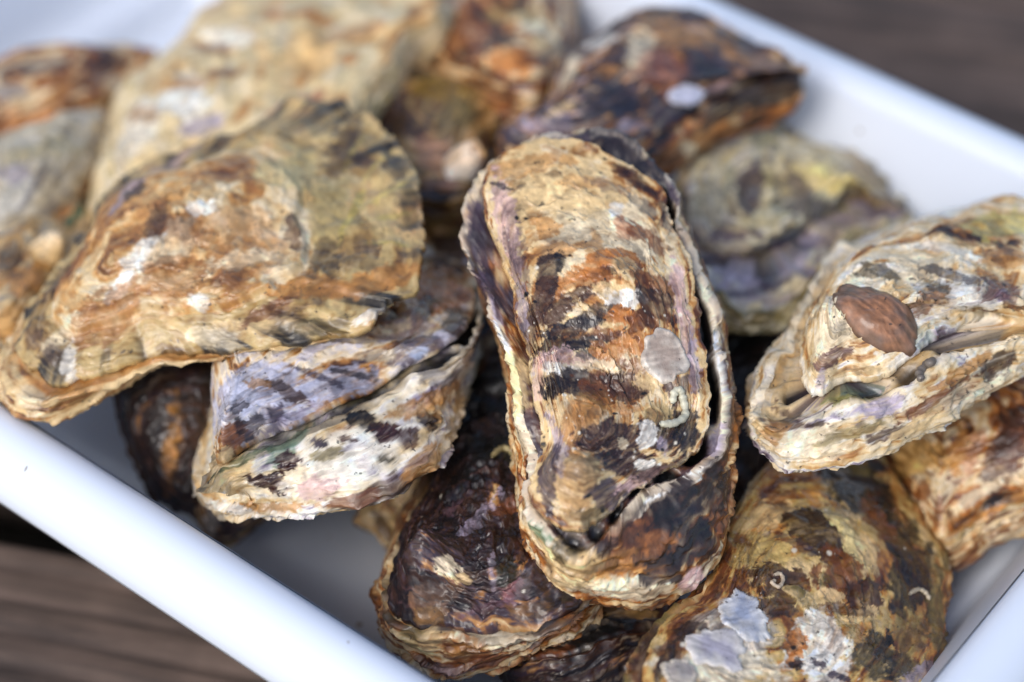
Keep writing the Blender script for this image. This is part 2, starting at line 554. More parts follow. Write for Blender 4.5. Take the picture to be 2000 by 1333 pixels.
    def lower(self, px, apex, cup=0.02, nt=200, nr=50, jit=0.001, lam=8, lamp=0.001, wave=0.002, lip=CREAM, inner=DPURP, lipw=0.0012,
              belly=None, bd=None, gaps=(), gap_r=1.0, frill_h=0.0007, lipamt=0.6, rough_amp=0.0008, innermix=0.5, cells=260, flakeh=0.0006, **paint):
        O, JT = self.outline(px, nt, jit, 1.15)
        c = self.flat([apex])[0]
        D = O - c
        dist = np.linalg.norm(D, axis=1)
        if belly is not None:
            bd = bd or cup * 0.5
            poly, _ = closed_spline(self.flat(belly, bd), 400)
            pr = polar_radius(poly, c, D)
            for _ in range(3):
                kw = max(3, nt // 50)
                pr = np.convolve(np.concatenate([pr[-kw:], pr, pr[:kw]]), np.ones(2 * kw + 1) / (2 * kw + 1), 'valid')
            Bv = c + D / dist[:, None] * pr[:, None]
        else:
            bd = bd or cup * 0.45
            Bv = c + D * 1.0
        rs = np.linspace(1 / nr, 1, nr)
        rb = 0.5
        s1 = np.clip((1 - rs) / (1 - rb), 0, 1)[:, None, None]
        s2 = np.clip((rb - rs) / rb, 0, 1)[:, None, None]
        XYo = np.where(s2 > 0, c + (Bv - c)[None] * np.cos(s2 * math.pi / 2) ** 0.6, O[None] + (Bv - O)[None] * np.sin(s1 * math.pi / 2))
        Zo = -bd * s1[:, :, 0] - (cup - bd) * np.sin(s2[:, :, 0] * math.pi / 2) ** 0.9 + np.zeros((nr, nt))
        XYo = XYo + JT[None] * (1 - np.clip(s1 / 0.35, 0, 1)) ** 2
        nin = 16
        fi = np.concatenate([np.linspace(0, 1, nin) ** 1.3])
        XYi = np.concatenate([(c + D * (1 - lipw / dist)[:, None])[None] + ((c + D * 0.62) - (c + D * (1 - lipw / dist)[:, None]))[None] * fi[:, None, None]])
        XYi = XYi + JT[None] * ((1 - np.clip(fi / 0.12, 0, 1)) ** 2)[:, None, None]
        XY = np.concatenate([XYo, XYi]).reshape(-1, 2)
        Z = np.concatenate([Zo.ravel(), np.zeros(nin * nt)])
        R = np.concatenate([np.repeat(rs, nt), np.repeat(1 - 0.38 * fi, nt)])
        KIND = np.concatenate([np.zeros(nr * nt), np.ones(nt), np.full((nin - 1) * nt, 2)])
        TH = np.tile(np.arange(nt) / nt, nr + nin)
        XY = np.vstack([XY, c, c]); Z = np.append(Z, [-cup, 0]); R = np.append(R, [0, 0.5]); TH = np.append(TH, [0, 0]); KIND = np.append(KIND, [0, 2])
        P = np.column_stack([XY, Z])
        wv = self.wave(XY, wave) * (0.3 + 0.7 * R)
        XYn = np.column_stack([XY, np.full(len(XY), self.seed * 0.02)])
        frill = frill_h * fbm(XYn * 330, 3, self.seed + 170) * np.where(KIND == 0, sstep(0.85, 1.0, R), np.where(KIND == 1, 1.0, 0.45))
        P[:, 2] += wv * np.where(KIND == 0, R, 1) + frill
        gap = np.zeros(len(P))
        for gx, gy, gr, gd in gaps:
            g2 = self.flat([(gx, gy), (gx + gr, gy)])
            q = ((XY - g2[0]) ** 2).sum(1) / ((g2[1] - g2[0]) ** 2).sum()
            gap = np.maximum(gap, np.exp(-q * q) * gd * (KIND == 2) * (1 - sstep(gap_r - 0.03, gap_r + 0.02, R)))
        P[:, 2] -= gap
        OUT = np.column_stack([XY - c, np.zeros(len(XY))])
        OUT /= np.linalg.norm(OUT, axis=1)[:, None] + 1e-9
        al = np.clip(1 - R / 0.7, 0, 1) * math.pi / 2
        NV = OUT * np.cos(al)[:, None] + np.array([0, 0, -1.0]) * np.sin(al)[:, None]
        NV = np.where((KIND > 0)[:, None], np.array([0, 0, 1.0]), NV)
        wn = fbm(P * 110, 3, self.seed + 103)
        chp, _ = voronoi(P * cells * 1.5 + 0.5 * fbm(P * 400, 2, self.seed + 152)[:, None], self.seed + 159)
        G = R * lam + 1.2 * wn + 0.3 * fbm(P * 420, 2, self.seed + 108) + 0.5 * (chp - 0.5)
        k = np.floor(G); t = G - k
        patch = np.clip(0.4 + 1.3 * fbm(P * 140 + k[:, None] * 1.37, 2, self.seed + 121), 0, 1.6)
        saw = np.where(t < 0.88, t / 0.88, (1 - t) / 0.12)
        wq = fbm(P * 330, 3, self.seed + 151)
        cid, ced = voronoi(np.column_stack([P * cells + 0.5 * wq[:, None]]), self.seed + 155)
        disp = lamp * saw * patch + rough_amp * (1.0 * fbm(P * 140, 4, self.seed + 131) + 0.3 * fbm(P * 600, 3, self.seed + 137)) + flakeh * (cid - 0.5) * sstep(0, 0.2, ced)
        soft = rough_amp * (0.9 * fbm(P * 170, 3, self.seed + 181) + 0.5 * fbm(P * 480, 3, self.seed + 187))
        soft = soft * np.where(KIND == 2, sstep(0.0, 0.06, 1.0 - R), 0.2)
        P = P + NV * np.where(KIND == 0, disp * (0.35 + 0.65 * sstep(0, 0.2, 1.0 - R)), soft)[:, None]
        self.cid, self.ced = cid, ced
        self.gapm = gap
        n_r = nr + nin
        q = ring_faces(n_r, nt)
        last = n_r * nt
        tr = [[last, j, (j + 1) % nt] for j in range(nt)] + [[last + 1, (n_r - 1) * nt + (j + 1) % nt, (n_r - 1) * nt + j] for j in range(nt)]
        self._finish('lower_valve', 'l', P, q, tr, R, TH, t, k, kind=KIND, lip=lip, inner=inner, innermix=innermix, lipamt=lipamt, **paint)

    def _finish(self, name, key, P, q, tr, R, TH, t, k, stops=None, contrast=1.0, aniso=2.5, edge=(PALE, 0.35), blobs=(), kind=None, lip=None, inner=None,
                rays=None, fscale=1.0, zones=(), rough=0.5, flake=0.2, innermix=0.5, lipamt=0.6, specks=0, crisp=0.55):
        W = self.world(P)
        sd = self.seed + (500 if key == 'l' else 0)
        wn = fbm(P * 140 * fscale, 3, sd + 201)
        Q = P * 135 * fscale + 0.9 * wn[:, None]
        Qa = np.column_stack([Q[:, 0] * 0.55, Q[:, 1] * 0.55, R * aniso * 6 + Q[:, 2] * 0.5])
        v = 0.5 + 0.86 * contrast * (0.38 * fbm(Qa, 4, sd + 211) + 0.17 * fbm(P * 60 * fscale, 3, sd + 223) + 0.07 * fbm(P * 700, 3, sd + 227))
        # flakes: scales cut along the growth lines
        v = v + flake * (self.cid - 0.5) * sstep(0.0, 0.1, self.ced)
        c = ramp(np.clip(v, 0, 1), stops)
        for (r0, r1, st2, fac) in zones:                   # bands of growth of another colour
            m = sstep(r0 - 0.012, r0 + 0.012, R + 0.035 * fbm(P * 120, 3, self.seed + 3)) * (1 - sstep(r1 - 0.02, r1 + 0.02, R + 0.03 * wn)) * fac
            c = c + (ramp(np.clip(v, 0, 1), st2) - c) * m[:, None]
        if rays:
            nray, col, r0, amt = rays
            ang = TH * nray
            rv = fbm(np.column_stack([ang, R * 1.5, 0 * R]), 3, sd + 77)
            c = lerp(c, col, sstep(0.0, 0.5, rv) * sstep(r0, 1.0, R) * amt)
        c = c * (1 + 0.22 * (np.modf(self.cid * 17.3)[0] - 0.5))[:, None]
        em = np.clip((t - 0.72) / 0.18, 0, 1) * (0.5 + 0.6 * fbm(P * 160, 2, sd + 90))
        c = lerp(c, edge[0], np.clip(em * edge[1], 0, 1))
        rg = np.full(len(P), rough) + 0.12 * wn
        if kind is not None:
            nz = fbm(P * 260, 3, sd + 301)
            m = ((kind == 1) | ((kind == 0) & (R > 0.97)) | ((kind == 2) & (R > 0.975))) * np.clip(lipamt + 0.9 * nz, 0, 1)
            c = lerp(c, lip, m)
            c = lerp(c, inner, (kind == 2) * (R < 0.985) * np.clip(innermix + 0.8 * wn, 0, 1))
        mott = fbm(P * 480, 4, sd + 5, 0.65)
        mott2 = fbm(np.column_stack([P[:, :2] * 260, R * 40]), 4, sd + 15, 0.65)
        l0 = c @ np.array([0.3, 0.5, 0.2])
        lum = (l0 / max(np.median(l0), 0.02)) ** 0.4
        # patches, each fixed to the shell where the photograph shows it
        px, py, dep = proj(W)
        for bl in blobs:
            bx, by, rx, ry, rot, col, amt = bl[:7]
            soft = (bl[7] if len(bl) > 7 else 0.25) * crisp
            rag = bl[8] if len(bl) > 8 else 0.72
            co, si = math.cos(math.radians(rot)), math.sin(math.radians(rot))
            def near(x, y):
                d2 = (px - x) ** 2 + (py - y) ** 2
                i0 = int(np.argmin(d2))
                m = np.where(d2 < max(d2[i0] * 1.5, 30), dep, 1e9)
                return P[int(np.argmin(m))]
            c0 = near(bx, by)
            A = near(bx + rx * co, by + rx * si) - near(bx - rx * co, by - rx * si)
            B = near(bx - ry * si, by + ry * co) - near(bx + ry * si, by - ry * co)
            A, B = A / 2, B / 2
            la, lb = rx / F_PX * 0.47, ry / F_PX * 0.47
            na, nb = np.linalg.norm(A), np.linalg.norm(B)
            if na < la * 0.5: A = A * (la / max(na, 1e-6)) if na > 1e-6 else np.array([la, 0, 0])
            if na > la * 2.2: A = A * (la * 2.2 / na)
            if nb < lb * 0.5: B = B * (lb / max(nb, 1e-6)) if nb > 1e-6 else np.array([0, lb, 0])
            if nb > lb * 2.2: B = B * (lb * 2.2 / nb)
            C3 = np.cross(A, B)
            cn = np.linalg.norm(C3)
            if cn < 1e-12:
                continue
            C3 = C3 / cn * max(np.linalg.norm(A), np.linalg.norm(B)) * 1.2
            M = np.linalg.inv(np.stack([A, B, C3], 1))
            D = (P - c0) @ M.T
            sel = (np.abs(D) < 2.2).all(1)
            if not sel.any():
                continue
            Ds = D[sel]
            d = np.sqrt((Ds ** 2).sum(1))
            fs = 0.9 / max(min(np.linalg.norm(A), np.linalg.norm(B)), 0.0006)
            d = d + rag * fbm(P[sel] * min(fs, 900), 5, sd + int(bx) % 97, 0.66) + 0.34 * (self.cid[sel] - 0.5)
            m = (1 - sstep(1 - soft, 1 + soft, d)) * amt
            tone = (1 + 0.36 * mott[sel] + 0.3 * (np.modf(self.cid[sel] * 29.7)[0] - 0.5)) * np.clip(lum[sel], 0.7, 1.3)
            m = m * np.clip(0.92 + 0.5 * mott2[sel], 0.25, 1)
            c[sel] = c[sel] + (np.asarray(col)[None] * tone[:, None] - c[sel]) * m[:, None]
        if specks:
            rs_ = np.random.RandomState(sd + 7)
            idx = rs_.randint(0, len(P), specks * 3)
            idx = idx[(R[idx] > 0.15) & (R[idx] < 0.98)][:specks]
            for n_, i0 in enumerate(idx):
                rad = 0.00016 + 0.0005 * rs_.rand() ** 3
                sel = np.where((np.abs(P - P[i0]) < rad * 2).all(1))[0]
                d = np.linalg.norm((P[sel] - P[i0]) * np.array([1, 0.55 + 0.9 * rs_.rand(), 1]), axis=1) / rad
                col = (rgb(24, 20, 18), rgb(30, 26, 22), rgb(236, 230, 216))[n_ % 3]
                c[sel] = lerp(c[sel], col, (1 - sstep(0.6, 1.2, d)) * 0.9)
        if kind is not None:
            c = lerp(c, rgb(34, 29, 36), np.clip(self.gapm / 0.0015, 0, 1) * (R < 0.99))  # recess shade painted in: near-black by depth of the gap between the valves
        c = 1.03 * np.clip(c, 0.0, 1) ** 1.48
        rgba = np.column_stack([np.clip(c, 0.004, 0.86), np.clip(rg, 0.15, 0.9)])
        ob = make_mesh(name, W, q, SHELL, self.root, rgba, tris=tr)
        self.valves[key] = (ob, W, px, py, dep)

    def spot(self, key, x, y):
        ob, W, px, py, dep = self.valves[key]
        d2 = (px - x) ** 2 + (py - y) ** 2
        m = np.where(d2 < max(d2.min() * 1.5, 40), dep, 1e9)
        return W[int(np.argmin(m))]

    def frame(self, key, x, y, r):
        """surface point and axes near a pixel: right, up, normal"""
        p = self.spot(key, x, y)
        ob, W, px, py, dep = self.valves[key]
        d2 = ((W - p) ** 2).sum(1)
        rr = (r / F_PX * 0.47) ** 2
        sel = W[d2 < max(rr, np.partition(d2, 40)[40])]
        cen = sel.mean(0)
        u, s, vt = np.linalg.svd(sel - cen, full_matrices=False)
        n = vt[2]
        if n @ (CAM - p) < 0:
            n = -n
        ax = RGT - n * (RGT @ n); ax /= np.linalg.norm(ax)
        ay = np.cross(n, ax)
        if ay @ UPV < 0:
            ay = -ay
        return cen + n * 0, ax, ay, n

    def disc(self, key, name, x, y, rx, ry, rot, h, cen, rim, label=None, edge=0.18, rayn=30, ray_h=0.1, lumpy=0.1, dish=0.0, sink=0.0003, rough=0.35):
        """a low cap or scar lying on the shell"""
        p, ax, ay, n = self.frame(key, x, y, max(rx, ry) * 0.7)
        sc_ = 0.47 / F_PX
        ob, W, px, py, dep = self.valves[key]
        big = max(rx, ry) * sc_ * 1.5
        S = W[((W - p) ** 2).sum(1) < big * big] - p
        S = np.column_stack([S @ ax, S @ ay, S @ n])
        S = S[S[:, 2] > -0.3 * big]
        S = S[:: max(1, len(S) // 3000)]

        def ground(X, Y):
            d2 = (X[:, None] - S[None, :, 0]) ** 2 + (Y[:, None] - S[None, :, 1]) ** 2
            wgt = np.exp(-d2 / (2 * 0.0008 ** 2)) + 1e-12
            return (wgt * S[None, :, 2]).sum(1) / wgt.sum(1)
        nr, nt = 16, 160
        co, si = math.cos(math.radians(-rot)), math.sin(math.radians(-rot))
        rs = np.linspace(0, 1, nr + 1)[1:]
        th = np.arange(nt) / nt * 2 * math.pi
        jag = edge * fbm(np.column_stack([np.cos(th) * 2.2, np.sin(th) * 2.2, np.full(nt, x * .01)]), 2, int(y))
        V = []
        C = []
        for r in rs:
            fringe = 0.22 * ray_h * np.sin(th * rayn + 2 * np.sin(th * 7)) * (r > 0.9) if ray_h > 0 else 0
            k = 1 + jag * r * r + fringe
            X = rx * sc_ * r * np.cos(th) * k
            Y = ry * sc_ * r * np.sin(th) * k
            X, Y = X * co - Y * si, X * si + Y * co
            z = h * (1 - r ** 3) - dish * h * np.exp(-(r / 0.6) ** 2) + 0.00025
            if ray_h > 0:
                z = z + ray_h * h * np.sin(th * rayn + 2 * np.sin(th * 7)) * r * r
            if ray_h > 0:
                z = z + 0.55 * h * np.exp(-((r - 0.88) / 0.1) ** 2) * (1 + 0.8 * fbm(np.column_stack([np.cos(th) * 4, np.sin(th) * 4, 0 * th + x]), 2, 4))
            z = z + lumpy * h * fbm(np.column_stack([X * 420, Y * 420, 0 * X + x]), 4, 3) * (1 - r * r) + ground(X, Y)
            V.append(p + np.outer(X, ax) + np.outer(Y, ay) + np.outer(z, n))
            nz = fbm(np.column_stack([X * 500, Y * 500, 0 * X + y]), 4, 8)
            m = np.clip((r ** 2.2) + 0.7 * nz, 0, 1)
            if ray_h > 0:
                m = np.clip(m + 2.0 * ray_h * r * np.sin(th * rayn + 2 * np.sin(th * 7)), 0, 1)
            tone = 1 + (0.3 if ray_h > 0 else 0.5) * fbm(np.column_stack([(X * co + Y * si) * 300, (-X * si + Y * co) * 1500, 0 * X]), 3, 12)
            if ray_h <= 0:
                tone = tone * (1 + 0.16 * math.sin(r * 30) + 0.1 * fbm(np.column_stack([X * 900, Y * 900, 0 * X]), 3, 15))
            C.append(np.column_stack([(np.asarray(cen) + (np.asarray(rim) - cen) * m[:, None]) * tone[:, None], np.full(nt, rough)]))
        V.append(V[-1] - n * 0.0012); C.append(C[-1])
        g0 = ground(np.zeros(1), np.zeros(1))[0]
        V = np.concatenate(V + [np.array([p + n * (h - dish * h + 0.00025 + g0)])])
        C = np.concatenate(C + [np.array([[*cen, rough]])])
        q = ring_faces(nr + 1, nt)
        tr = [[len(V) - 1, j, (j + 1) % nt] for j in range(nt)]
        o = make_mesh(name, V, q, SHELL, self.root, C, tris=tr)
        if label:
            o['label'] = label
        return o

    def tube(self, key, name, pts, r_px, col, label=None, lift=0.6, rough=0.5):
        sc_ = 0.47 / F_PX
        P = [self.spot(key, x, y) for x, y in pts]
        P = np.array(P)
        n = self.n
        per = 6
        out = []
        for i in range(len(P) - 1):
            p0, p1, p2, p3 = P[max(i - 1, 0)], P[i], P[i + 1], P[min(i + 2, len(P) - 1)]
            for u in np.arange(per) / per:
                out.append(0.5 * ((2 * p1) + (-p0 + p2) * u + (2 * p0 - 5 * p1 + 4 * p2 - p3) * u * u + (-p0 + 3 * p1 - 3 * p2 + p3) * u ** 3))
        out.append(P[-1])
        out = np.array(out)
        v = CAM - out.mean(0); v /= np.linalg.norm(v)
        out = out + v * (r_px * sc_ * lift)
        m = 14
        T = np.gradient(out, axis=0); T /= np.linalg.norm(T, axis=1)[:, None] + 1e-12
        V = []; C = []
        for i, (p, t) in enumerate(zip(out, T)):
            a = np.cross(t, v); a /= np.linalg.norm(a) + 1e-12
            b = np.cross(a, t)
            e = min(i, len(out) - 1 - i)
            rr = r_px * sc_ * min(1.0, 0.35 + 0.4 * e) * (1 + 0.16 * math.sin(i * 2.1) + 0.08 * math.sin(i * 5.3))
            th = np.arange(m) / m * 2 * math.pi
            V.append(p + rr * (np.outer(np.cos(th), a) + np.outer(np.sin(th), b)))
            C.append(np.tile([*(np.asarray(col) * (0.9 + 0.15 * math.sin(i * 1.7))), rough], (m, 1)))
        k = len(V)
        V = np.concatenate(V + [out[:1], out[-1:]]); C = np.concatenate(C + [C[0][:1], C[-1][:1]])
        q = ring_faces(k, m)
        tr = [[k * m, (j + 1) % m, j] for j in range(m)] + [[k * m + 1, (k - 1) * m + j, (k - 1) * m + (j + 1) % m] for j in range(m)]
        o = make_mesh(name, V, q, SHELL, self.root, C, tris=tr)
        if label:
            o['label'] = label
        return o

def grow(pts, c, f):
    return [(c[0] + (x - c[0]) * f, c[1] + (y - c[1]) * f) for x, y in pts]

def st(*a):
    return list(a)

MIX_WARM = st((0.0, DBROWN), (0.2, BROWN), (0.3, RUST), (0.4, OCHRE), (0.5, CREAM), (0.62, CREAM), (0.7, PALE), (0.8, OCHRE), (0.92, BROWN))
MIX_PURP = st((0.0, BLACK), (0.25, DPURP), (0.4, PURPLE), (0.5, BROWN), (0.58, OCHRE), (0.68, CREAM), (0.78, LAV), (0.9, DPURP))
MIX_PALE = st((0.0, BROWN), (0.2, OCHRE), (0.35, CREAM), (0.5, PALE), (0.65, WHITE), (0.78, LAV), (0.88, PURPLE))
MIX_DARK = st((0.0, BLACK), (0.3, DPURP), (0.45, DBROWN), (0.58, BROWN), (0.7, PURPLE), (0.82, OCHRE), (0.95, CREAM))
MIX_RUST = st((0.0, DBROWN), (0.25, BROWN), (0.38, RUST), (0.5, ORANGE), (0.6, CREAM), (0.72, PALE), (0.85, RUST))

# ---- the middle oyster, on top of the heap
def hero():
    o = Oyster('oyster', 'long narrow oyster on top in the middle, orange-brown scales and a pale oval scar', [(1110, 1100, 0.056), (1150, 260, 0.086), (1400, 650, 0.071)], 11)
    lo = [(929, 346), (912, 410), (906, 478), (925, 530), (951, 575), (962, 631), (989, 684), (992, 704), (1001, 757), (1005, 815), (1023, 865), (1036, 906),
          (1030, 955), (1028, 1000), (1081, 1070), (1118, 1098), (1155, 1090), (1201, 1040), (1246, 988), (1304, 955), (1345, 939), (1388, 904), (1416, 878), (1427, 827), (1426, 741),
          (1414, 691), (1408, 631), (1396, 590), (1380, 560), (1364, 519), (1345, 477), (1326, 425), (1326, 387), (1311, 350), (1274, 324), (1251, 286), (1217, 258), (1169, 250),
          (1112, 265), (1060, 270), (1000, 290), (955, 316)]
    up = [(962, 327), (1007, 297), (1060, 284), (1112, 290), (1169, 305), (1210, 324), (1247, 350), (1274, 365), (1296, 395), (1302, 440), (1319, 470), (1342, 522), (1356, 575),
          (1369, 650), (1375, 691), (1384, 774), (1376, 836), (1352, 890), (1304, 925), (1263, 950), (1221, 985), (1180, 1016), (1139, 1044), (1118, 1050), (1081, 1030), (1048, 1001),
          (1036, 955), (1048, 918), (1062, 873), (1050, 815), (1036, 753), (1027, 691), (1011, 650), (1002, 575), (981, 511), (955, 440), (946, 402), (948, 357)]
    b = [
        # upper plate, cream with ochre flakes
        (1120, 380, 150, 80, 0, CREAM, 0.9, 0.5), (1150, 470, 130, 60, 0, PALE, 0.7, 0.5), (1040, 315, 80, 22, -10, OCHRE, 0.6), (1230, 430, 70, 50, 30, PALE, 0.8),
        (985, 430, 22, 90, -12, PINK, 0.8), (1000, 520, 16, 90, -8, PURPLE, 0.45), (975, 358, 30, 8, 15, DPURP, 0.8),
        (1060, 430, 35, 20, 20, OCHRE, 0.75), (1150, 350, 60, 14, 0, OCHRE, 0.5), (1180, 355, 40, 12, 20, PURPLE, 0.4), (1230, 340, 40, 12, 30, DPURP, 0.6),
        (1215, 440, 30, 22, 40, rgb(170, 120, 90), 0.8), (1250, 450, 26, 16, 20, RUST, 0.8), (1290, 475, 22, 18, 30, RUST, 0.8), (1205, 405, 18, 14, 0, WHITE, 0.9),
        (1090, 480, 60, 20, -10, OCHRE, 0.7), (1150, 465, 25, 22, 0, OCHRE, 0.6), (1120, 450, 30, 20, 0, PALE, 0.8),
        # orange bands
        (1180, 510, 70, 26, -10, ORANGE, 0.9), (1130, 545, 90, 22, -8, ORANGE, 0.75), (1260, 540, 60, 20, 25, RUST, 0.85), (1285, 575, 45, 16, 28, BROWN, 0.9), (1220, 515, 30, 16, 10, CREAM, 0.7),
        (1070, 520, 24, 40, 20, DBROWN, 0.9), (1095, 505, 12, 22, 0, BLACK, 0.8), (1055, 580, 28, 50, 10, BROWN, 0.9), (1080, 610, 60, 22, -30, BROWN, 0.85),
        (1130, 570, 50, 12, -20, BROWN, 0.8), (1215, 580, 45, 22, 5, WHITE, 0.9), (1180, 560, 30, 14, 0, CREAM, 0.8), (1165, 610, 40, 18, -15, DBROWN, 0.75),
        (1225, 612, 50, 20, 5, ORANGE, 0.95), (1260, 620, 26, 18, 10, RUST, 0.8), (1290, 600, 36, 18, 35, BROWN, 0.8), (1240, 660, 60, 24, 10, ORANGE, 0.8),
        (1310, 470, 14, 60, 0, PALE, 0.7), (1330, 560, 14, 60, -8, PINK, 0.8), (1345, 640, 14, 60, -6, PINK, 0.8), (1355, 720, 12, 60, 0, LAV, 0.7),
        (1120, 640, 70, 16, -15, DPURP, 0.9), (1100, 668, 70, 14, -14, BLACK, 0.75), (1150, 665, 60, 12, -10, DPURP, 0.9), (1080, 690, 40, 16, -20, PINK, 0.85), (1120, 700, 50, 14, 0, PINK, 0.8), (1105, 720, 60, 12, 8, WHITE, 0.9),
        (1150, 690, 30, 12, 0, BLACK, 0.8), (1200, 690, 40, 24, 0, ORANGE, 0.8), (1230, 710, 40, 16, 0, RUST, 0.7), (1190, 655, 26, 14, 0, RUST, 0.7), (1170, 715, 50, 10, 0, PALE, 0.8),
        (1030, 640, 14, 60, -5, BROWN, 0.7), (1045, 740, 12, 50, 0, PINK, 0.6), (1020, 600, 10, 50, -8, LAV, 0.6),
        (1085, 750, 40, 24, -20, DBROWN, 0.95), (1140, 745, 50, 22, 0, DBROWN, 0.85), (1190, 750, 50, 34, 0, RUST, 0.9), (1230, 760, 40, 26, 20, BROWN, 0.9), (1260, 740, 22, 18, 0, CREAM, 0.7), (1200, 790, 50, 14, 15, ORANGE, 0.6),
        (1290, 800, 30, 24, 0, rgb(190, 170, 130), 0.8), (1330, 760, 26, 40, 0, PURPLE, 0.7), (1340, 830, 22, 50, 0, DPURP, 0.9), (1310, 850, 30, 30, 20, DPURP, 0.85),
        # beak
        (1130, 830, 46, 50, 0, rgb(190, 150, 104), 0.85), (1150, 790, 40, 20, 0, OCHRE, 0.7), (1200, 850, 60, 44, 20, rgb(84, 60, 58), 0.95), (1230, 900, 60, 30, 20, rgb(84, 62, 62), 0.95),
        (1262, 855, 18, 20, 0, WHITE, 0.95), (1268, 832, 16, 12, 30, WHITE, 0.9), (1262, 905, 32, 12, 12, WHITE, 0.95), (1220, 862, 12, 12, 0, PALE, 0.8), (1300, 870, 10, 18, 0, LAV, 0.8),
        (1150, 905, 36, 14, 10, rgb(110, 84, 76), 0.8), (1120, 940, 50, 60, 0, rgb(206, 178, 140), 0.9), (1090, 880, 16, 60, -10, LAV, 0.75), (1062, 930, 16, 60, 10, PURPLE, 0.8), (1130, 1000, 30, 30, 0, rgb(190, 160, 120), 0.8),
        (1200, 960, 40, 34, 0, PURPLE, 0.9), (1250, 940, 46, 14, -20, PINK, 0.85), (1290, 925, 40, 10, -25, BROWN, 0.8), (1225, 985, 26, 14, -30, LAV, 0.6), (1160, 1010, 20, 24, 30, DOLIVE, 0.7),
    ]
    o.upper(up, (1150, 880), nt=660, nr=300, dome=0.0035, jit=0.0007, lam=13, lamp=0.0005, flakeh=0.0003, wave=0.0012, th=0.0014, lift=0.0028, p=3.0,
            bumps=[(1122, 965, 62, 0.0075), (1140, 850, 70, 0.003), (1190, 560, 130, 0.0035), (1200, 770, 90, -0.0025), (1330, 820, 50, -0.002), (1050, 860, 30, -0.001)], specks=110, rough_amp=0.00042,
            stops=MIX_WARM, contrast=0.9, aniso=4, edge=(PALE, 0.5), blobs=b, flake=0.3, rough=0.36, crisp=0.55)
    bl = [(1180, 278, 90, 26, 12, DPURP, 0.95), (1268, 345, 26, 44, -20, DPURP, 0.95), (1110, 275, 40, 14, -10, PURPLE, 0.8), (1300, 400, 12, 40, -10, BLACK, 0.8), (1312, 370, 12, 30, -20, PURPLE, 0.9), (1378, 600, 6, 60, -14, PALE, 0.8), (1398, 700, 7, 70, -6, WHITE, 0.8), (1404, 800, 7, 60, 0, PALE, 0.7), (1412, 700, 5, 90, -6, PURPLE, 0.7), (1420, 800, 6, 60, 0, PURPLE, 0.6), (1425, 640, 8, 30, -6, RUST, 0.8), (1438, 740, 8, 60, 0, BROWN, 0.8), (1400, 860, 14, 30, 10, LAV, 0.8),
          (925, 500, 12, 60, -10, DPURP, 0.8), (950, 420, 14, 50, 0, DPURP, 0.6), (970, 600, 8, 40, -20, LAV, 0.8), (985, 660, 8, 40, -15, WHITE, 0.8), (1015, 830, 14, 60, -12, PALE, 0.9), (1090, 1100, 40, 16, 30, CREAM, 0.9), (1062, 1040, 12, 34, -45, rgb(110, 136, 112), 0.8), (1118, 1070, 34, 16, 0, DOLIVE, 0.95), (1165, 1050, 26, 12, -35, DOLIVE, 0.8), (1300, 962, 70, 9, -24, WHITE, 0.95), (1225, 1010, 50, 10, -38, PALE, 0.95), (1375, 920, 50, 9, -28, WHITE, 0.8), (1250, 1060, 70, 50, 0, RUST, 0.75), (1330, 990, 80, 40, -25, DBROWN, 0.95), (1350, 1060, 60, 60, 0, DPURP, 0.85),
          (1200, 1110, 90, 40, 0, OCHRE, 0.7), (1290, 1060, 40, 30, 0, ORANGE, 0.5), (1230, 1000, 50, 20, -35, DBROWN, 0.7), (1270, 1100, 30, 14, 10, BROWN, 0.7), (1230, 1160, 130, 20, 0, PALE, 0.9), (1100, 1130, 50, 30, 0, CREAM, 0.8), (1300, 1120, 50, 30, 0, DBROWN, 0.9), (1360, 1140, 30, 30, 0, PINK, 0.9), (1190, 1070, 30, 26, -30, DPURP, 0.8),
          (1400, 960, 24, 60, 0, DBROWN, 0.8), (1430, 700, 20, 50, 0, RUST, 0.8), (1440, 800, 12, 60, 0, ORANGE, 0.6), (935, 450, 20, 90, -10, PURPLE, 0.9), (960, 560, 16, 50, -25, PURPLE, 0.9), (1000, 740, 10, 70, -5, CREAM, 0.9)]
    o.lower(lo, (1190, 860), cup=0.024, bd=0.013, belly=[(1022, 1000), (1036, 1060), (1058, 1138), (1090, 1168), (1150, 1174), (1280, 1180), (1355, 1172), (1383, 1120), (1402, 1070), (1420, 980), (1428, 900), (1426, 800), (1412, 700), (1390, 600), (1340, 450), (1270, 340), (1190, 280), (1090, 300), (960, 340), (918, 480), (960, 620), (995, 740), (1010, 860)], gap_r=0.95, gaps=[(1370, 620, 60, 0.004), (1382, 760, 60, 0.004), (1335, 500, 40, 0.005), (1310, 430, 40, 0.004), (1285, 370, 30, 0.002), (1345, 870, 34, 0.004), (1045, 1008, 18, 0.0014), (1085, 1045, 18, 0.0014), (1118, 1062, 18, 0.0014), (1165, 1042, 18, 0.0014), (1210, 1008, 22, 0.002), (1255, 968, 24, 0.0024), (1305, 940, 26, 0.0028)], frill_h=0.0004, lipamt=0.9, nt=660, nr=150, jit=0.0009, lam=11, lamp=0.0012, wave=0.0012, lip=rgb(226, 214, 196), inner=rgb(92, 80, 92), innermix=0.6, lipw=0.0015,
            stops=MIX_RUST, contrast=1.1, blobs=bl, rough=0.42)
    o.disc('u', 'barnacle_scar', 1306, 690, 44, 56, -12, 0.0005, rgb(160, 142, 128), rgb(206, 194, 178), rayn=40, dish=0.9, edge=0.16, ray_h=0.015)
    o.tube('u', 'worm_tube', [(1290, 822), (1318, 822), (1338, 806), (1340, 780), (1332, 762), (1320, 764), (1318, 786)], 7.5, rgb(212, 206, 180))
    return o

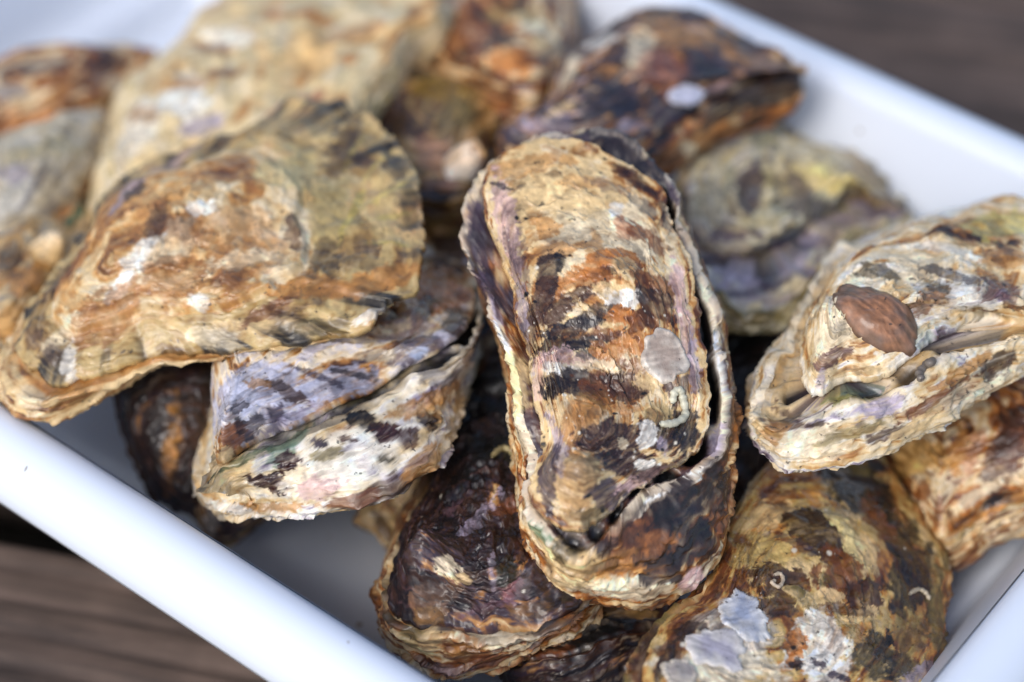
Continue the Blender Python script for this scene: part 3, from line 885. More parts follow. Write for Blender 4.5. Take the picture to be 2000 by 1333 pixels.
def big_left():
    o = Oyster('oyster', 'large fan-shaped tan oyster at left with a thin olive frill', [(34, 700, 0.056), (629, 206, 0.066), (736, 638, 0.070)], 23)
    up = [(34, 677), (63, 618), (122, 540), (176, 452), (205, 384), (273, 335), (341, 306), (439, 272), (512, 243), (561, 218), (629, 206), (683, 213), (741, 248), (785, 296), (814, 345),
          (819, 404), (829, 467), (819, 540), (800, 574), (751, 603), (736, 638), (683, 652), (609, 672), (536, 691), (414, 691), (341, 691), (293, 701), (234, 725), (161, 745), (112, 750), (49, 711)]
    lo = [(0, 720), (30, 670), (70, 610), (126, 536), (180, 450), (212, 388), (280, 342), (350, 315), (439, 282), (560, 240), (680, 240), (770, 300), (800, 400), (805, 500), (780, 570), (700, 640), (560, 685), (414, 700),
          (300, 715), (234, 745), (150, 775), (80, 790), (20, 765)]
    fan = st((0.0, rgb(84, 74, 66)), (0.25, rgb(120, 104, 82)), (0.4, rgb(172, 152, 108)), (0.55, rgb(204, 186, 140)), (0.7, rgb(196, 164, 108)), (0.85, OCHRE), (1, rgb(96, 84, 72)))
    b = [(x_, y_, 34, 7, r_, rgb(104, 94, 84), 0.6) for x_, y_, r_ in ((700, 250, -65), (742, 278, -52), (772, 312, -40), (792, 352, -28), (803, 396, -15), (808, 440, -4), (810, 490, 6), (660, 240, -72))]
    b += [(x_, y_, 50, 5, r_, rgb(214, 196, 128), 0.7) for x_, y_, r_ in ((730, 320, -46), (755, 370, -30), (765, 420, -12), (760, 470, 4), (690, 290, -60))]
    b += [(330, 470, 60, 40, -30, PALE, 0.8), (250, 520, 20, 90, 35, WHITE, 0.85), (120, 650, 16, 70, 45, PALE, 0.8), (430, 460, 110, 70, 20, rgb(170, 128, 88), 0.5), (330, 540, 70, 50, -35, rgb(168, 124, 76), 0.6),
         (480, 420, 50, 30, 10, rgb(190, 160, 120), 0.7), (400, 400, 30, 16, 0, WHITE, 0.8), (385, 585, 22, 20, 0, WHITE, 0.8), (580, 440, 20, 40, -20, BROWN, 0.8), (600, 480, 10, 60, 0, PALE, 0.7), (480, 500, 60, 16, -10, PALE, 0.6),
         (220, 620, 80, 50, -40, rgb(168, 120, 66), 0.7), (100, 690, 30, 26, 0, BROWN, 0.7), (130, 710, 20, 40, 0, WHITE, 0.8), (480, 640, 120, 20, -6, CREAM, 0.7), (530, 600, 60, 14, -30, RUST, 0.8), (400, 660, 60, 18, 10, PALE, 0.9),
         (600, 560, 80, 26, 0, OCHRE, 0.9), (740, 545, 80, 24, -12, OCHRE, 0.9), (600, 640, 90, 20, -10, DOLIVE, 0.6), (660, 300, 26, 60, 30, rgb(120, 96, 66), 0.6), (770, 320, 26, 40, -30, DPURP, 0.6), (800, 400, 20, 40, 0, DOLIVE, 0.6),
         (560, 330, 60, 36, -20, rgb(206, 192, 150), 0.7), (650, 400, 50, 50, 0, rgb(190, 174, 128), 0.6), (690, 410, 8, 60, 25, rgb(206, 190, 120), 0.7), (250, 360, 60, 14, -35, LAV, 0.8), (265, 372, 30, 10, -40, DPURP, 0.8), (340, 320, 70, 12, -25, PINK, 0.7),
         (720, 615, 50, 12, -25, WHITE, 0.7), (640, 500, 30, 40, 20, rgb(120, 104, 78), 0.6), (700, 510, 60, 16, 0, rgb(110, 96, 76), 0.5), (300, 430, 16, 30, 30, DPURP, 0.5)]
    o.upper(up, (260, 590), nt=460, nr=210, dome=0.009, jit=0.0008, lam=12, lamp=0.0006, wave=0.0016, th=0.0012, lift=0.0012, p=1.6, steps=[(0.62, 0.0017)], folds=(26, 0.0005),
            bumps=[(420, 470, 170, 0.003)], rough_amp=0.0008, stops=st((0.0, BROWN), (0.15, rgb(140, 100, 66)), (0.3, rgb(176, 134, 86)), (0.43, rgb(208, 168, 112)), (0.56, CREAM), (0.72, PALE), (0.88, OCHRE)), zones=[(0.64, 1.1, fan, 0.7)],
            rays=(70, rgb(52, 48, 48), 0.66, 0.95), contrast=0.95, aniso=1.5, blobs=b, edge=(PALE, 0.3), rough=0.48)
    o.lower(lo, (170, 640), cup=0.0085, bd=0.005, belly=[(-5, 735), (5, 785), (60, 818), (123, 818), (200, 768), (290, 708), (414, 682), (560, 670), (690, 640), (790, 560), (800, 400), (680, 250), (450, 290), (250, 390), (120, 560), (40, 670)], inner=OCHRE, nt=360, nr=80, jit=0.001, lam=9, lamp=0.001, lip=CREAM, stops=MIX_WARM, contrast=0.9, rough=0.5, blobs=[(160, 780, 60, 14, -20, OCHRE, 0.7), (60, 770, 30, 20, 0, PALE, 0.8)])
    return o

def white_mid():
    o = Oyster('oyster', 'lavender-white oyster with dark red pits, its hinge pointing at the front rim', [(390, 950, 0.060), (925, 690, 0.063), (640, 600, 0.037)], 37)
    lo = [(382, 958), (425, 918), (470, 905), (520, 880), (600, 842), (700, 787), (800, 742), (880, 712), (930, 660), (945, 560), (935, 470), (910, 400), (840, 400), (700, 470), (560, 560), (458, 700), (436, 790), (420, 870), (402, 925)]
    up = [(432, 912), (418, 860), (425, 800), (445, 735), (500, 640), (600, 560), (720, 470), (840, 405), (900, 405), (925, 480), (930, 570), (915, 650), (870, 700), (800, 728), (700, 775), (600, 828), (510, 872), (465, 900), (445, 915)]
    b = [(520, 760, 100, 50, -10, rgb(206, 206, 220), 0.9, 0.5), (660, 745, 90, 30, -10, rgb(200, 200, 214), 0.85), (460, 800, 40, 60, 0, rgb(206, 206, 216), 0.7), (560, 830, 60, 20, -35, LAV, 0.7),
         (560, 760, 40, 12, 30, BROWN, 0.85), (500, 745, 24, 10, 10, OCHRE, 0.7), (470, 790, 18, 10, 0, DBROWN, 0.7), (620, 730, 60, 8, 20, PURPLE, 0.7), (690, 728, 50, 8, 15, DBROWN, 0.8), (540, 800, 16, 14, 0, PURPLE, 0.8),
         (460, 850, 30, 26, -40, rgb(150, 96, 40), 0.9), (490, 830, 30, 14, -20, DBROWN, 0.8), (450, 890, 18, 26, 10, CREAM, 0.9), (520, 850, 40, 14, -35, PURPLE, 0.6), (620, 800, 80, 8, -28, OCHRE, 0.7),
         (860, 560, 50, 60, -60, ORANGE, 0.9), (830, 600, 40, 20, -50, BROWN, 0.8), (790, 640, 60, 24, -10, rgb(176, 160, 160), 0.8), (800, 680, 60, 26, -20, PURPLE, 0.75), (820, 690, 18, 14, 0, BLUEW, 0.8), (740, 690, 40, 12, 0, PALE, 0.7),
         (880, 480, 40, 60, 10, BROWN, 0.9), (870, 420, 18, 14, 0, BLUEW, 0.9), (890, 620, 20, 40, 10, DBROWN, 0.8), (760, 640, 40, 12, -10, PALE, 0.8)]
    o.upper(up, (520, 800), nt=480, nr=200, dome=0.009, jit=0.0005, lam=10, lamp=0.0007, wave=0.0014, th=0.0010, lift=0.0018, p=2.4, bumps=[(475, 800, 70, 0.004), (580, 760, 90, 0.003), (800, 700, 50, -0.002)], specks=50, crisp=0.35, rough_amp=0.0005,
            stops=st((0.0, DBROWN), (0.2, PURPLE), (0.32, BROWN), (0.42, OCHRE), (0.5, PALE), (0.62, rgb(212, 208, 214)), (0.8, rgb(206, 200, 208)), (1, LAV)), contrast=0.65, flake=0.2, blobs=b, rough=0.36)
    bl = [(440, 960, 50, 26, -20, CREAM, 0.9, 0.5), (480, 900, 12, 60, 60, rgb(120, 130, 100), 0.8), (560, 860, 10, 60, 58, GREEN, 0.7), (620, 920, 120, 40, -15, PALE, 0.8, 0.5), (700, 880, 110, 50, -20, WHITE, 0.6), (610, 955, 50, 22, -10, PINK, 0.85),
          (710, 820, 36, 16, 15, BLACK, 0.98, 0.15), (752, 838, 26, 18, 40, RED, 0.98, 0.15), (800, 850, 18, 22, 20, RED, 0.9, 0.15), (835, 815, 24, 16, 30, DPURP, 0.9), (560, 900, 26, 26, 0, RED, 0.98, 0.15), (510, 950, 40, 14, 22, RED, 0.98, 0.15), (535, 940, 16, 12, 0, RED, 0.95),
          (622, 862, 16, 10, 0, PURPLE, 0.9), (680, 858, 20, 6, 10, RED, 0.8), (640, 885, 36, 12, -10, OLIVE, 0.8), (750, 900, 20, 10, 0, DOLIVE, 0.8), (790, 880, 16, 20, 20, RED, 0.8), (760, 950, 90, 26, -25, BROWN, 0.9), (840, 900, 40, 30, -40, OCHRE, 0.7), (690, 990, 50, 12, -10, RUST, 0.9),
          (520, 990, 80, 10, 0, OCHRE, 0.7), (850, 780, 70, 20, -25, OCHRE, 0.8), (890, 740, 40, 14, -35, GREY, 0.8), (440, 990, 50, 8, 5, WHITE, 0.9), (800, 960, 40, 20, -30, DBROWN, 0.8)]
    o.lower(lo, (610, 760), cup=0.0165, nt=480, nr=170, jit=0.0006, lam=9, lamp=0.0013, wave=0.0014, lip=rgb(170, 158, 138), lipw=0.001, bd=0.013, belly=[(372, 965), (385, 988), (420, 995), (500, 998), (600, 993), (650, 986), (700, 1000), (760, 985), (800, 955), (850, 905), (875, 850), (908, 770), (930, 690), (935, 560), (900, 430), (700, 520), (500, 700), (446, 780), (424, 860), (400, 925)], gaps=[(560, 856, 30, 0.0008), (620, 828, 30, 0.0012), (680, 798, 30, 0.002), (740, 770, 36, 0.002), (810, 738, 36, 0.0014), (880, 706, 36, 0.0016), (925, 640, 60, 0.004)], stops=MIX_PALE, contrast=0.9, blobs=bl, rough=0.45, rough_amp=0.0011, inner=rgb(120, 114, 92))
    return o

def dark_front():
    o = Oyster('oyster', 'dark purple-brown oyster near the front rim under the middle one', [(770, 1180, 0.036), (1110, 1195, 0.043), (930, 760, 0.030)], 41)
    up = [(784, 1213), (766, 1162), (771, 1101), (794, 1039), (825, 983), (856, 920), (880, 850), (915, 790), (940, 701), (1000, 640), (1080, 660), (1130, 760), (1150, 900), (1160, 1050), (1145, 1150), (1120, 1190), (1071, 1215), (968, 1232), (917, 1236), (881, 1232), (830, 1232)]
    lo = [(756, 1216), (758, 1150), (766, 1095), (788, 1030), (818, 975), (848, 915), (872, 845), (905, 780), (930, 690), (1000, 625), (1095, 650), (1145, 760), (1165, 900), (1175, 1050), (1160, 1160), (1130, 1200), (1071, 1236), (968, 1252), (910, 1252), (860, 1250), (800, 1240)]
    b = [(845, 1170, 44, 40, 0, rgb(150, 120, 96), 0.85), (840, 1140, 30, 14, 10, BROWN, 0.8), (880, 1100, 30, 20, 20, PALE, 0.85), (910, 1130, 20, 14, 0, CREAM, 0.8), (840, 1210, 30, 20, 0, rgb(160, 130, 90), 0.8),
         (960, 1060, 70, 40, -20, rgb(80, 54, 46), 0.9), (1000, 980, 60, 16, -25, RUST, 0.85), (930, 1010, 60, 10, -45, LAV, 0.75), (870, 1010, 60, 10, -50, DPURP, 0.9), (880, 980, 12, 30, 30, rgb(140, 110, 116), 0.7),
         (1000, 1150, 22, 40, 20, rgb(150, 112, 112), 0.85), (950, 1180, 70, 10, -20, rgb(130, 104, 110), 0.8), (1030, 1130, 18, 30, 0, GREY, 0.5), (990, 1110, 30, 24, 0, rgb(70, 68, 50), 0.9), (1040, 1190, 50, 20, -10, rgb(140, 110, 70), 0.7),
         (900, 1180, 30, 20, 0, DBROWN, 0.9), (1080, 1160, 30, 30, 0, DBROWN, 0.8), (960, 1110, 8, 30, 0, LAV, 0.5), (900, 950, 70, 14, -40, DPURP, 0.9), (930, 900, 70, 20, -40, BLACK, 0.8), (960, 800, 60, 80, 0, BLACK, 0.75)]
    o.upper(up, (880, 1130), nt=480, nr=200, dome=0.009, jit=0.0008, lam=8, lamp=0.0011, wave=0.0026, th=0.0014, p=2.0, bumps=[(845, 1170, 60, 0.008), (1010, 1130, 40, 0.002)], specks=40, crisp=0.4, rough_amp=0.0016,
            stops=MIX_DARK, contrast=1.1, aniso=2, blobs=b, edge=(rgb(150, 118, 116), 0.45), rough=0.5)
    o.lower(lo, (920, 1120), cup=0.0135, nt=420, nr=120, jit=0.0009, lam=9, lamp=0.0013, lip=rgb(120, 108, 92), bd=0.010, belly=[(750, 1225), (765, 1262), (804, 1290), (861, 1320), (905, 1322), (948, 1316), (984, 1290), (1020, 1268), (1090, 1238), (1170, 1200), (1190, 1050), (1170, 850), (1110, 650), (980, 640), (920, 720), (850, 900), (780, 1050), (752, 1150)], inner=rgb(70, 64, 62), stops=MIX_RUST, contrast=1.0, rough=0.42,
            blobs=[(830, 1260, 40, 26, 20, CREAM, 0.8), (990, 1255, 90, 14, -8, PALE, 0.95), (800, 1250, 20, 30, 0, OLIVE, 0.7), (950, 1290, 70, 14, -10, RUST, 0.8), (870, 1310, 40, 14, 0, PINK, 0.7), (900, 1280, 30, 14, 0, OCHRE, 0.8)])
    o.tube('u', 'worm_tube', [(962, 886), (976, 872), (994, 872), (1004, 884), (1000, 896)], 6.5, rgb(186, 168, 118))
    return o

def round_right():
    o = Oyster('oyster', 'round yellow-brown oyster in the front right corner with two bluish fringed scars', [(1481, 926, 0.038), (1845, 1150, 0.026), (1350, 1360, 0.043)], 53)
    up = [(1290, 1225), (1330, 1195), (1375, 1164), (1400, 1110), (1422, 1043), (1450, 985), (1490, 935), (1530, 908), (1617, 892), (1690, 896), (1728, 920), (1762, 969), (1800, 1024), (1828, 1071), (1845, 1139), (1845, 1215),
          (1832, 1275), (1805, 1330), (1740, 1400), (1600, 1440), (1440, 1450), (1320, 1420), (1260, 1360), (1262, 1290)]
    lo = [(1282, 1215), (1325, 1184), (1372, 1158), (1395, 1104), (1416, 1038), (1446, 975), (1486, 925), (1528, 896), (1617, 880), (1694, 886), (1734, 912), (1770, 965), (1808, 1020), (1836, 1068), (1852, 1139), (1853, 1215),
          (1838, 1285), (1810, 1345), (1740, 1420), (1600, 1460), (1430, 1470), (1290, 1440), (1222, 1360), (1235, 1275)]
    b = [(1420, 1235, 86, 84, 0, rgb(206, 198, 188), 0.85, 0.4), (1600, 1030, 90, 40, 20, DBROWN, 0.9, 0.35), (1690, 960, 100, 40, 38, rgb(54, 50, 46), 0.95, 0.35), (1790, 1120, 46, 70, 10, rgb(52, 48, 42), 0.85), (1760, 1050, 50, 30, 40, DOLIVE, 0.8), (1500, 1000, 50, 30, -30, CREAM, 0.8), (1480, 1080, 50, 40, 0, rgb(200, 180, 130), 0.85),
         (1540, 960, 40, 20, -10, RUST, 0.85), (1600, 970, 40, 14, 20, OCHRE, 0.8), (1660, 1040, 14, 70, -32, rgb(220, 205, 160), 0.9), (1700, 1080, 16, 40, -25, CREAM, 0.9), (1570, 1110, 50, 24, 10, CREAM, 0.85), (1500, 1120, 60, 30, 10, BROWN, 0.9), (1640, 1120, 46, 60, 20, RUST, 0.9),
         (1700, 1160, 40, 36, 0, BROWN, 0.9), (1520, 1180, 40, 24, 0, BROWN, 0.8), (1620, 1160, 30, 20, 0, CREAM, 0.8), (1720, 1010, 20, 70, -35, RUST, 0.8), (1450, 1050, 16, 14, 0, RUST, 0.7), (1560, 1060, 60, 10, 25, PURPLE, 0.5),
         (1420, 1300, 120, 46, 0, rgb(226, 216, 196), 0.95, 0.35), (1600, 1250, 60, 60, 0, rgb(232, 224, 212), 0.95), (1620, 1310, 40, 40, 0, WHITE, 0.9), (1550, 1260, 20, 40, 10, ORANGE, 0.95), (1560, 1290, 12, 14, 0, DBROWN, 0.9), (1680, 1200, 40, 16, -20, CREAM, 0.8), (1690, 1240, 20, 30, 20, OCHRE, 0.6),
         (1720, 1280, 40, 40, 0, DOLIVE, 0.85), (1760, 1300, 30, 30, 0, rgb(40, 36, 34), 0.7), (1640, 1320, 26, 8, 20, PURPLE, 0.9), (1600, 1290, 24, 6, 15, PURPLE, 0.8), (1830, 1180, 14, 90, 0, OLIVE, 0.9), (1790, 1230, 40, 50, 0, OLIVE, 0.6), (1800, 1310, 40, 16, -30, LAV, 0.8), (1740, 1250, 10, 8, 0, BLACK, 0.9),
         (1320, 1250, 26, 50, 25, RUST, 0.8), (1300, 1290, 12, 50, 25, DBROWN, 0.8), (1345, 1225, 40, 14, -30, DBROWN, 0.8), (1660, 905, 40, 14, 20, OLIVE, 0.8), (1440, 1140, 20, 40, 20, RUST, 0.7), (1650, 1185, 60, 12, 10, BROWN, 0.6)]
    o.upper(up, (1480, 1280), nt=480, nr=210, dome=0.0045, jit=0.0005, lam=11, lamp=0.00055, wave=0.0012, th=0.0013, p=1.8, bumps=[(1600, 1080, 120, 0.002), (1640, 1290, 60, 0.002)], specks=70, crisp=0.4, rough_amp=0.0006,
            stops=st((0.0, DBROWN), (0.2, BROWN), (0.36, RUST), (0.46, OCHRE), (0.56, rgb(205, 182, 128)), (0.7, CREAM), (0.82, OLIVE), (1.0, DOLIVE)), contrast=0.9, blobs=b, rough=0.36, edge=(CREAM, 0.2))
    o.lower(lo, (1500, 1260), cup=0.012, belly=grow(lo, (1540, 1200), 0.95), nt=320, nr=70, jit=0.0009, lam=9, lamp=0.0012, lip=OLIVE, stops=MIX_RUST, rough=0.4, blobs=[(1270, 1270, 30, 60, 20, BROWN, 0.7)])
    o.disc('u', 'barnacle_scar', 1440, 1194, 44, 62, -22, 0.0004, rgb(150, 158, 178), rgb(214, 210, 204), rayn=61, dish=0.7, edge=0.3)
    o.disc('u', 'barnacle_scar', 1402, 1262, 52, 48, 20, 0.0004, rgb(162, 156, 166), rgb(212, 205, 196), rayn=57, dish=0.7, edge=0.3)
    o.disc('u', 'barnacle_scar', 1334, 1312, 34, 32, 0, 0.0007, rgb(150, 140, 134), rgb(190, 178, 160), rayn=24, dish=0.5)
    o.tube('u', 'worm_tube', [(1516, 1122), (1526, 1116), (1532, 1128), (1522, 1140), (1512, 1134), (1518, 1128)], 4, rgb(196, 176, 150))
    o.tube('u', 'worm_tube', [(1780, 1158), (1796, 1148), (1808, 1152), (1820, 1168)], 4.5, rgb(190, 176, 150))
    return o

def limpet_right():
    o = Oyster('oyster', 'pale oyster at right carrying a brown slipper limpet on its upper shell', [(1480, 800, 0.067), (2000, 640, 0.070), (1760, 460, 0.062)], 67)
    up = [(1584, 772), (1566, 735), (1565, 691), (1579, 633), (1604, 579), (1638, 530), (1691, 491), (1755, 457), (1838, 438), (1887, 428), (1935, 399), (2000, 400), (2110, 430), (2150, 520), (2100, 600), (2000, 628), (1935, 625), (1887, 640), (1828, 682), (1789, 711), (1720, 740), (1652, 748), (1610, 768)]
    lo = [(1470, 790), (1492, 735), (1511, 690), (1540, 674), (1545, 638), (1572, 584), (1602, 525), (1640, 470), (1680, 478), (1755, 445), (1838, 425), (1935, 390), (2010, 392), (2130, 420), (2170, 520), (2120, 620), (2000, 655), (1887, 690), (1799, 742), (1740, 760), (1623, 792), (1555, 822), (1492, 838)]
    b = [(1610, 660, 30, 90, 25, PALE, 0.85), (1640, 570, 24, 60, 35, PALE, 0.8), (1620, 720, 50, 24, 0, CREAM, 0.8), (1630, 700, 40, 16, -30, rgb(120, 80, 80), 0.75), (1600, 740, 14, 26, 0, LAV, 0.7), (1700, 725, 40, 14, 0, CREAM, 0.7), (1720, 520, 50, 12, 15, rgb(110, 100, 80), 0.8), (1690, 530, 26, 8, 0, DOLIVE, 0.8),
         (1780, 510, 50, 26, 10, PALE, 0.8), (1840, 590, 60, 22, -20, RUST, 0.7), (1870, 560, 80, 14, 10, DOLIVE, 0.6), (1900, 600, 60, 14, -10, WHITE, 0.8), (1960, 560, 40, 20, 10, rgb(110, 50, 40), 0.7), (1830, 480, 90, 12, 10, WHITE, 0.7), (1850, 530, 60, 10, 15, DPURP, 0.7), (1950, 440, 70, 26, 0, rgb(220, 206, 140), 0.8),
         (1800, 660, 30, 30, 30, rgb(180, 190, 180), 0.6), (1960, 500, 60, 20, 10, OCHRE, 0.6), (1890, 640, 60, 8, -24, WHITE, 0.8)]
    o.upper(up, (1660, 690), nt=460, nr=190, dome=0.008, jit=0.0008, lam=11, lamp=0.0010, wave=0.0018, th=0.0011, lift=0.0018, p=2.0, bumps=[(1610, 680, 60, 0.003), (1700, 560, 60, 0.002)], specks=50, crisp=0.4, rough_amp=0.0007,
            stops=st((0.0, DBROWN), (0.2, BROWN), (0.32, OCHRE), (0.45, CREAM), (0.58, PALE), (0.7, WHITE), (0.82, LAV), (0.95, BROWN)), contrast=0.95, blobs=b, rough=0.4)
    bl = [(1530, 800, 40, 26, -10, CREAM, 0.9, 0.5), (1560, 870, 30, 30, 0, WHITE, 0.9), (1600, 860, 50, 36, 0, PALE, 0.9), (1720, 800, 50, 22, -15, LAV, 0.9), (1660, 840, 60, 14, -15, OLIVE, 0.7), (1740, 850, 50, 12, -15, BROWN, 0.8), (1850, 780, 90, 22, -28, RUST, 0.9), (1880, 730, 70, 14, -30, OCHRE, 0.8), (1920, 770, 80, 14, -28, PALE, 0.8),
          (1640, 770, 50, 8, -15, rgb(150, 150, 90), 0.8), (1690, 765, 36, 8, -10, rgb(120, 140, 130), 0.8), (1560, 838, 60, 8, -5, BROWN, 0.8), (1800, 830, 60, 14, -28, CREAM, 0.8), (1500, 850, 20, 26, 0, OCHRE, 0.7), (1950, 720, 40, 20, -30, DBROWN, 0.8)]
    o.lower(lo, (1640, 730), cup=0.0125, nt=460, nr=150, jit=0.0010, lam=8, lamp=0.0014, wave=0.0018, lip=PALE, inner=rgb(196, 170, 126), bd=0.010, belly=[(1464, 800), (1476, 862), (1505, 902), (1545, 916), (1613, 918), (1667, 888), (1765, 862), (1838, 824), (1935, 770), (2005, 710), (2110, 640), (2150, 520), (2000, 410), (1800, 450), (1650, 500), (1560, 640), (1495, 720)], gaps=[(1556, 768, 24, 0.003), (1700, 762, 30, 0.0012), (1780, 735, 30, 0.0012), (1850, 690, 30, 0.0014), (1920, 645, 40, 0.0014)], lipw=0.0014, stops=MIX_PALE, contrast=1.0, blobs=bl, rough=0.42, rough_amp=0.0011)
    o.disc('u', 'slipper_limpet', 1724, 624, 98, 62, 44, 0.0024, rgb(148, 102, 70), rgb(112, 86, 70), label='low brown slipper limpet', ray_h=0.0, edge=0.12, rough=0.45, lumpy=0.2)
    o.tube('l', 'worm_tube', [(1832, 680), (1822, 700), (1806, 708), (1800, 728), (1802, 746)], 8, rgb(112, 102, 92))
    return o

def simple(label, plane, seed, up, lo, apex, stops, blobs=(), lblobs=(), linner=DPURP, lfrill=0.0007, lgaps=(), dome=0.008, cup=0.016, lip=CREAM, lstops=None, nt=240, nr=80, lam=8, lamp=0.0009, wave=0.002, bumps=(), rough=0.48, **kw):
    o = Oyster('oyster', label, plane, seed)
    if up is not None:
        o.upper(up, apex, nt=nt, nr=nr, dome=dome, lam=lam, lamp=lamp, wave=wave, stops=stops, blobs=blobs, bumps=bumps, rough=rough, **kw)
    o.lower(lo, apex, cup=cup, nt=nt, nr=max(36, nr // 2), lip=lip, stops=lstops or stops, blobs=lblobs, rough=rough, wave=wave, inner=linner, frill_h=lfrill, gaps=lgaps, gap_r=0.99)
    return o

def grow(pts, c, f):
    return [(c[0] + (x - c[0]) * f, c[1] + (y - c[1]) * f) for x, y in pts]

hero()
big_left()
white_mid()
dark_front()
round_right()
limpet_right()

# B: big pale oyster behind the fan-shaped one
up = [(180, 400), (193, 315), (216, 252), (238, 189), (288, 130), (342, 90), (382, 45), (427, 0), (520, -60), (700, -90), (820, -50), (852, 9), (841, 36), (801, 58), (774, 90), (765, 121), (742, 153), (711, 184), (690, 230), (640, 290), (500, 350), (300, 440), (200, 450)]
simple('large cream oyster with orange specks behind the fan-shaped one at upper left', [(190, 400, 0.042), (600, -60, 0.050), (760, 150, 0.058)], 71, up, grow(up, (480, 170), 1.02), (330, 280),
       st((0.0, BROWN), (0.2, OCHRE), (0.36, CREAM), (0.5, rgb(222, 206, 168)), (0.66, PALE), (0.8, rgb(206, 186, 120)), (0.95, OCHRE)),
       blobs=[(340, 190, 60, 40, -30, WHITE, 0.9), (440, 70, 40, 20, 0, WHITE, 0.7), (410, 88, 36, 10, 5, RUST, 0.8), (430, 135, 34, 10, 0, RUST, 0.8), (260, 240, 30, 60, 30, WHITE, 0.7), (390, 240, 50, 16, -10, LAV, 0.8), (560, 25, 80, 10, 0, ORANGE, 0.7), (360, 160, 60, 10, -5, OCHRE, 0.7), (600, 110, 60, 50, 0, rgb(222, 190, 140), 0.7), (700, 60, 60, 16, -20, OCHRE, 0.7), (690, 150, 30, 40, 20, rgb(220, 210, 180), 0.7), (680, 110, 20, 12, 0, ORANGE, 0.7), (560, 200, 60, 12, -25, rgb(190, 130, 110), 0.6), (280, 220, 30, 16, 0, OCHRE, 0.6), (230, 330, 12, 60, 20, PALE, 0.8)],
       nt=280, nr=110, dome=0.008, cup=0.014)

# K: grey-purple oyster at the back right
up = [(970, 273), (1007, 236), (1065, 199), (1086, 152), (1112, 105), (1175, 73), (1233, 42), (1269, 21), (1348, 24), (1411, 58), (1490, 100), (1542, 126), (1571, 147), (1490, 138), (1437, 163), (1374, 194), (1317, 236), (1254, 278), (1201, 300), (1100, 310), (1010, 310)]
lo = [(975, 280), (1007, 240), (1065, 205), (1090, 160), (1120, 115), (1175, 82), (1240, 50), (1275, 30), (1350, 34), (1411, 66), (1490, 108), (1540, 134), (1560, 158), (1500, 168), (1450, 190), (1390, 220), (1330, 262), (1270, 300), (1201, 320), (1100, 325), (1010, 322)]
kk = simple('grey-purple oyster at the back wall with a white oval spot', [(980, 280, 0.060), (1571, 147, 0.060), (1275, 25, 0.058)], 83, up, lo, (1130, 230),
       st((0.0, DPURP), (0.25, rgb(70, 66, 76)), (0.4, rgb(110, 96, 100)), (0.52, BROWN), (0.62, OCHRE), (0.75, LAV), (0.9, DPURP)),
       blobs=[(1290, 60, 60, 30, 20, OCHRE, 0.8), (1400, 80, 90, 16, 25, OCHRE, 0.7), (1250, 100, 26, 50, 20, PALE, 0.8), (1180, 75, 30, 20, -20, WHITE, 0.8), (1110, 140, 14, 40, 30, PALE, 0.8), (1480, 110, 60, 26, 25, rgb(120, 96, 84), 0.7), (1300, 130, 50, 40, 0, rgb(176, 120, 90), 0.6), (1200, 190, 60, 26, -20, rgb(66, 66, 84), 0.8), (1230, 210, 30, 26, 0, rgb(60, 60, 80), 0.7), (1090, 210, 40, 10, -30, CREAM, 0.7), (1060, 240, 60, 20, -10, LAV, 0.5), (1400, 170, 50, 10, -30, PINK, 0.7), (1230, 250, 30, 16, 0, LAV, 0.6)],
       lblobs=[(1320, 310, 60, 30, -40, RUST, 0.9), (1380, 260, 50, 20, -35, ORANGE, 0.8), (1350, 290, 20, 14, 0, PALE, 0.8), (1510, 178, 90, 36, -15, DPURP, 0.95), (1420, 225, 60, 14, -30, BLACK, 0.8), (1290, 270, 50, 12, -38, BLACK, 0.9)], lstops=MIX_RUST, lip=DBROWN, nt=280, nr=110, dome=0.005, cup=0.014, wave=0.0016, zones=[(0.88, 1.2, MIX_PURP, 0.7)])
kk.disc('u', 'barnacle_scar', 1342, 186, 44, 24, -15, 0.001, rgb(180, 180, 196), rgb(200, 200, 210), rayn=20, label='white oval scar')

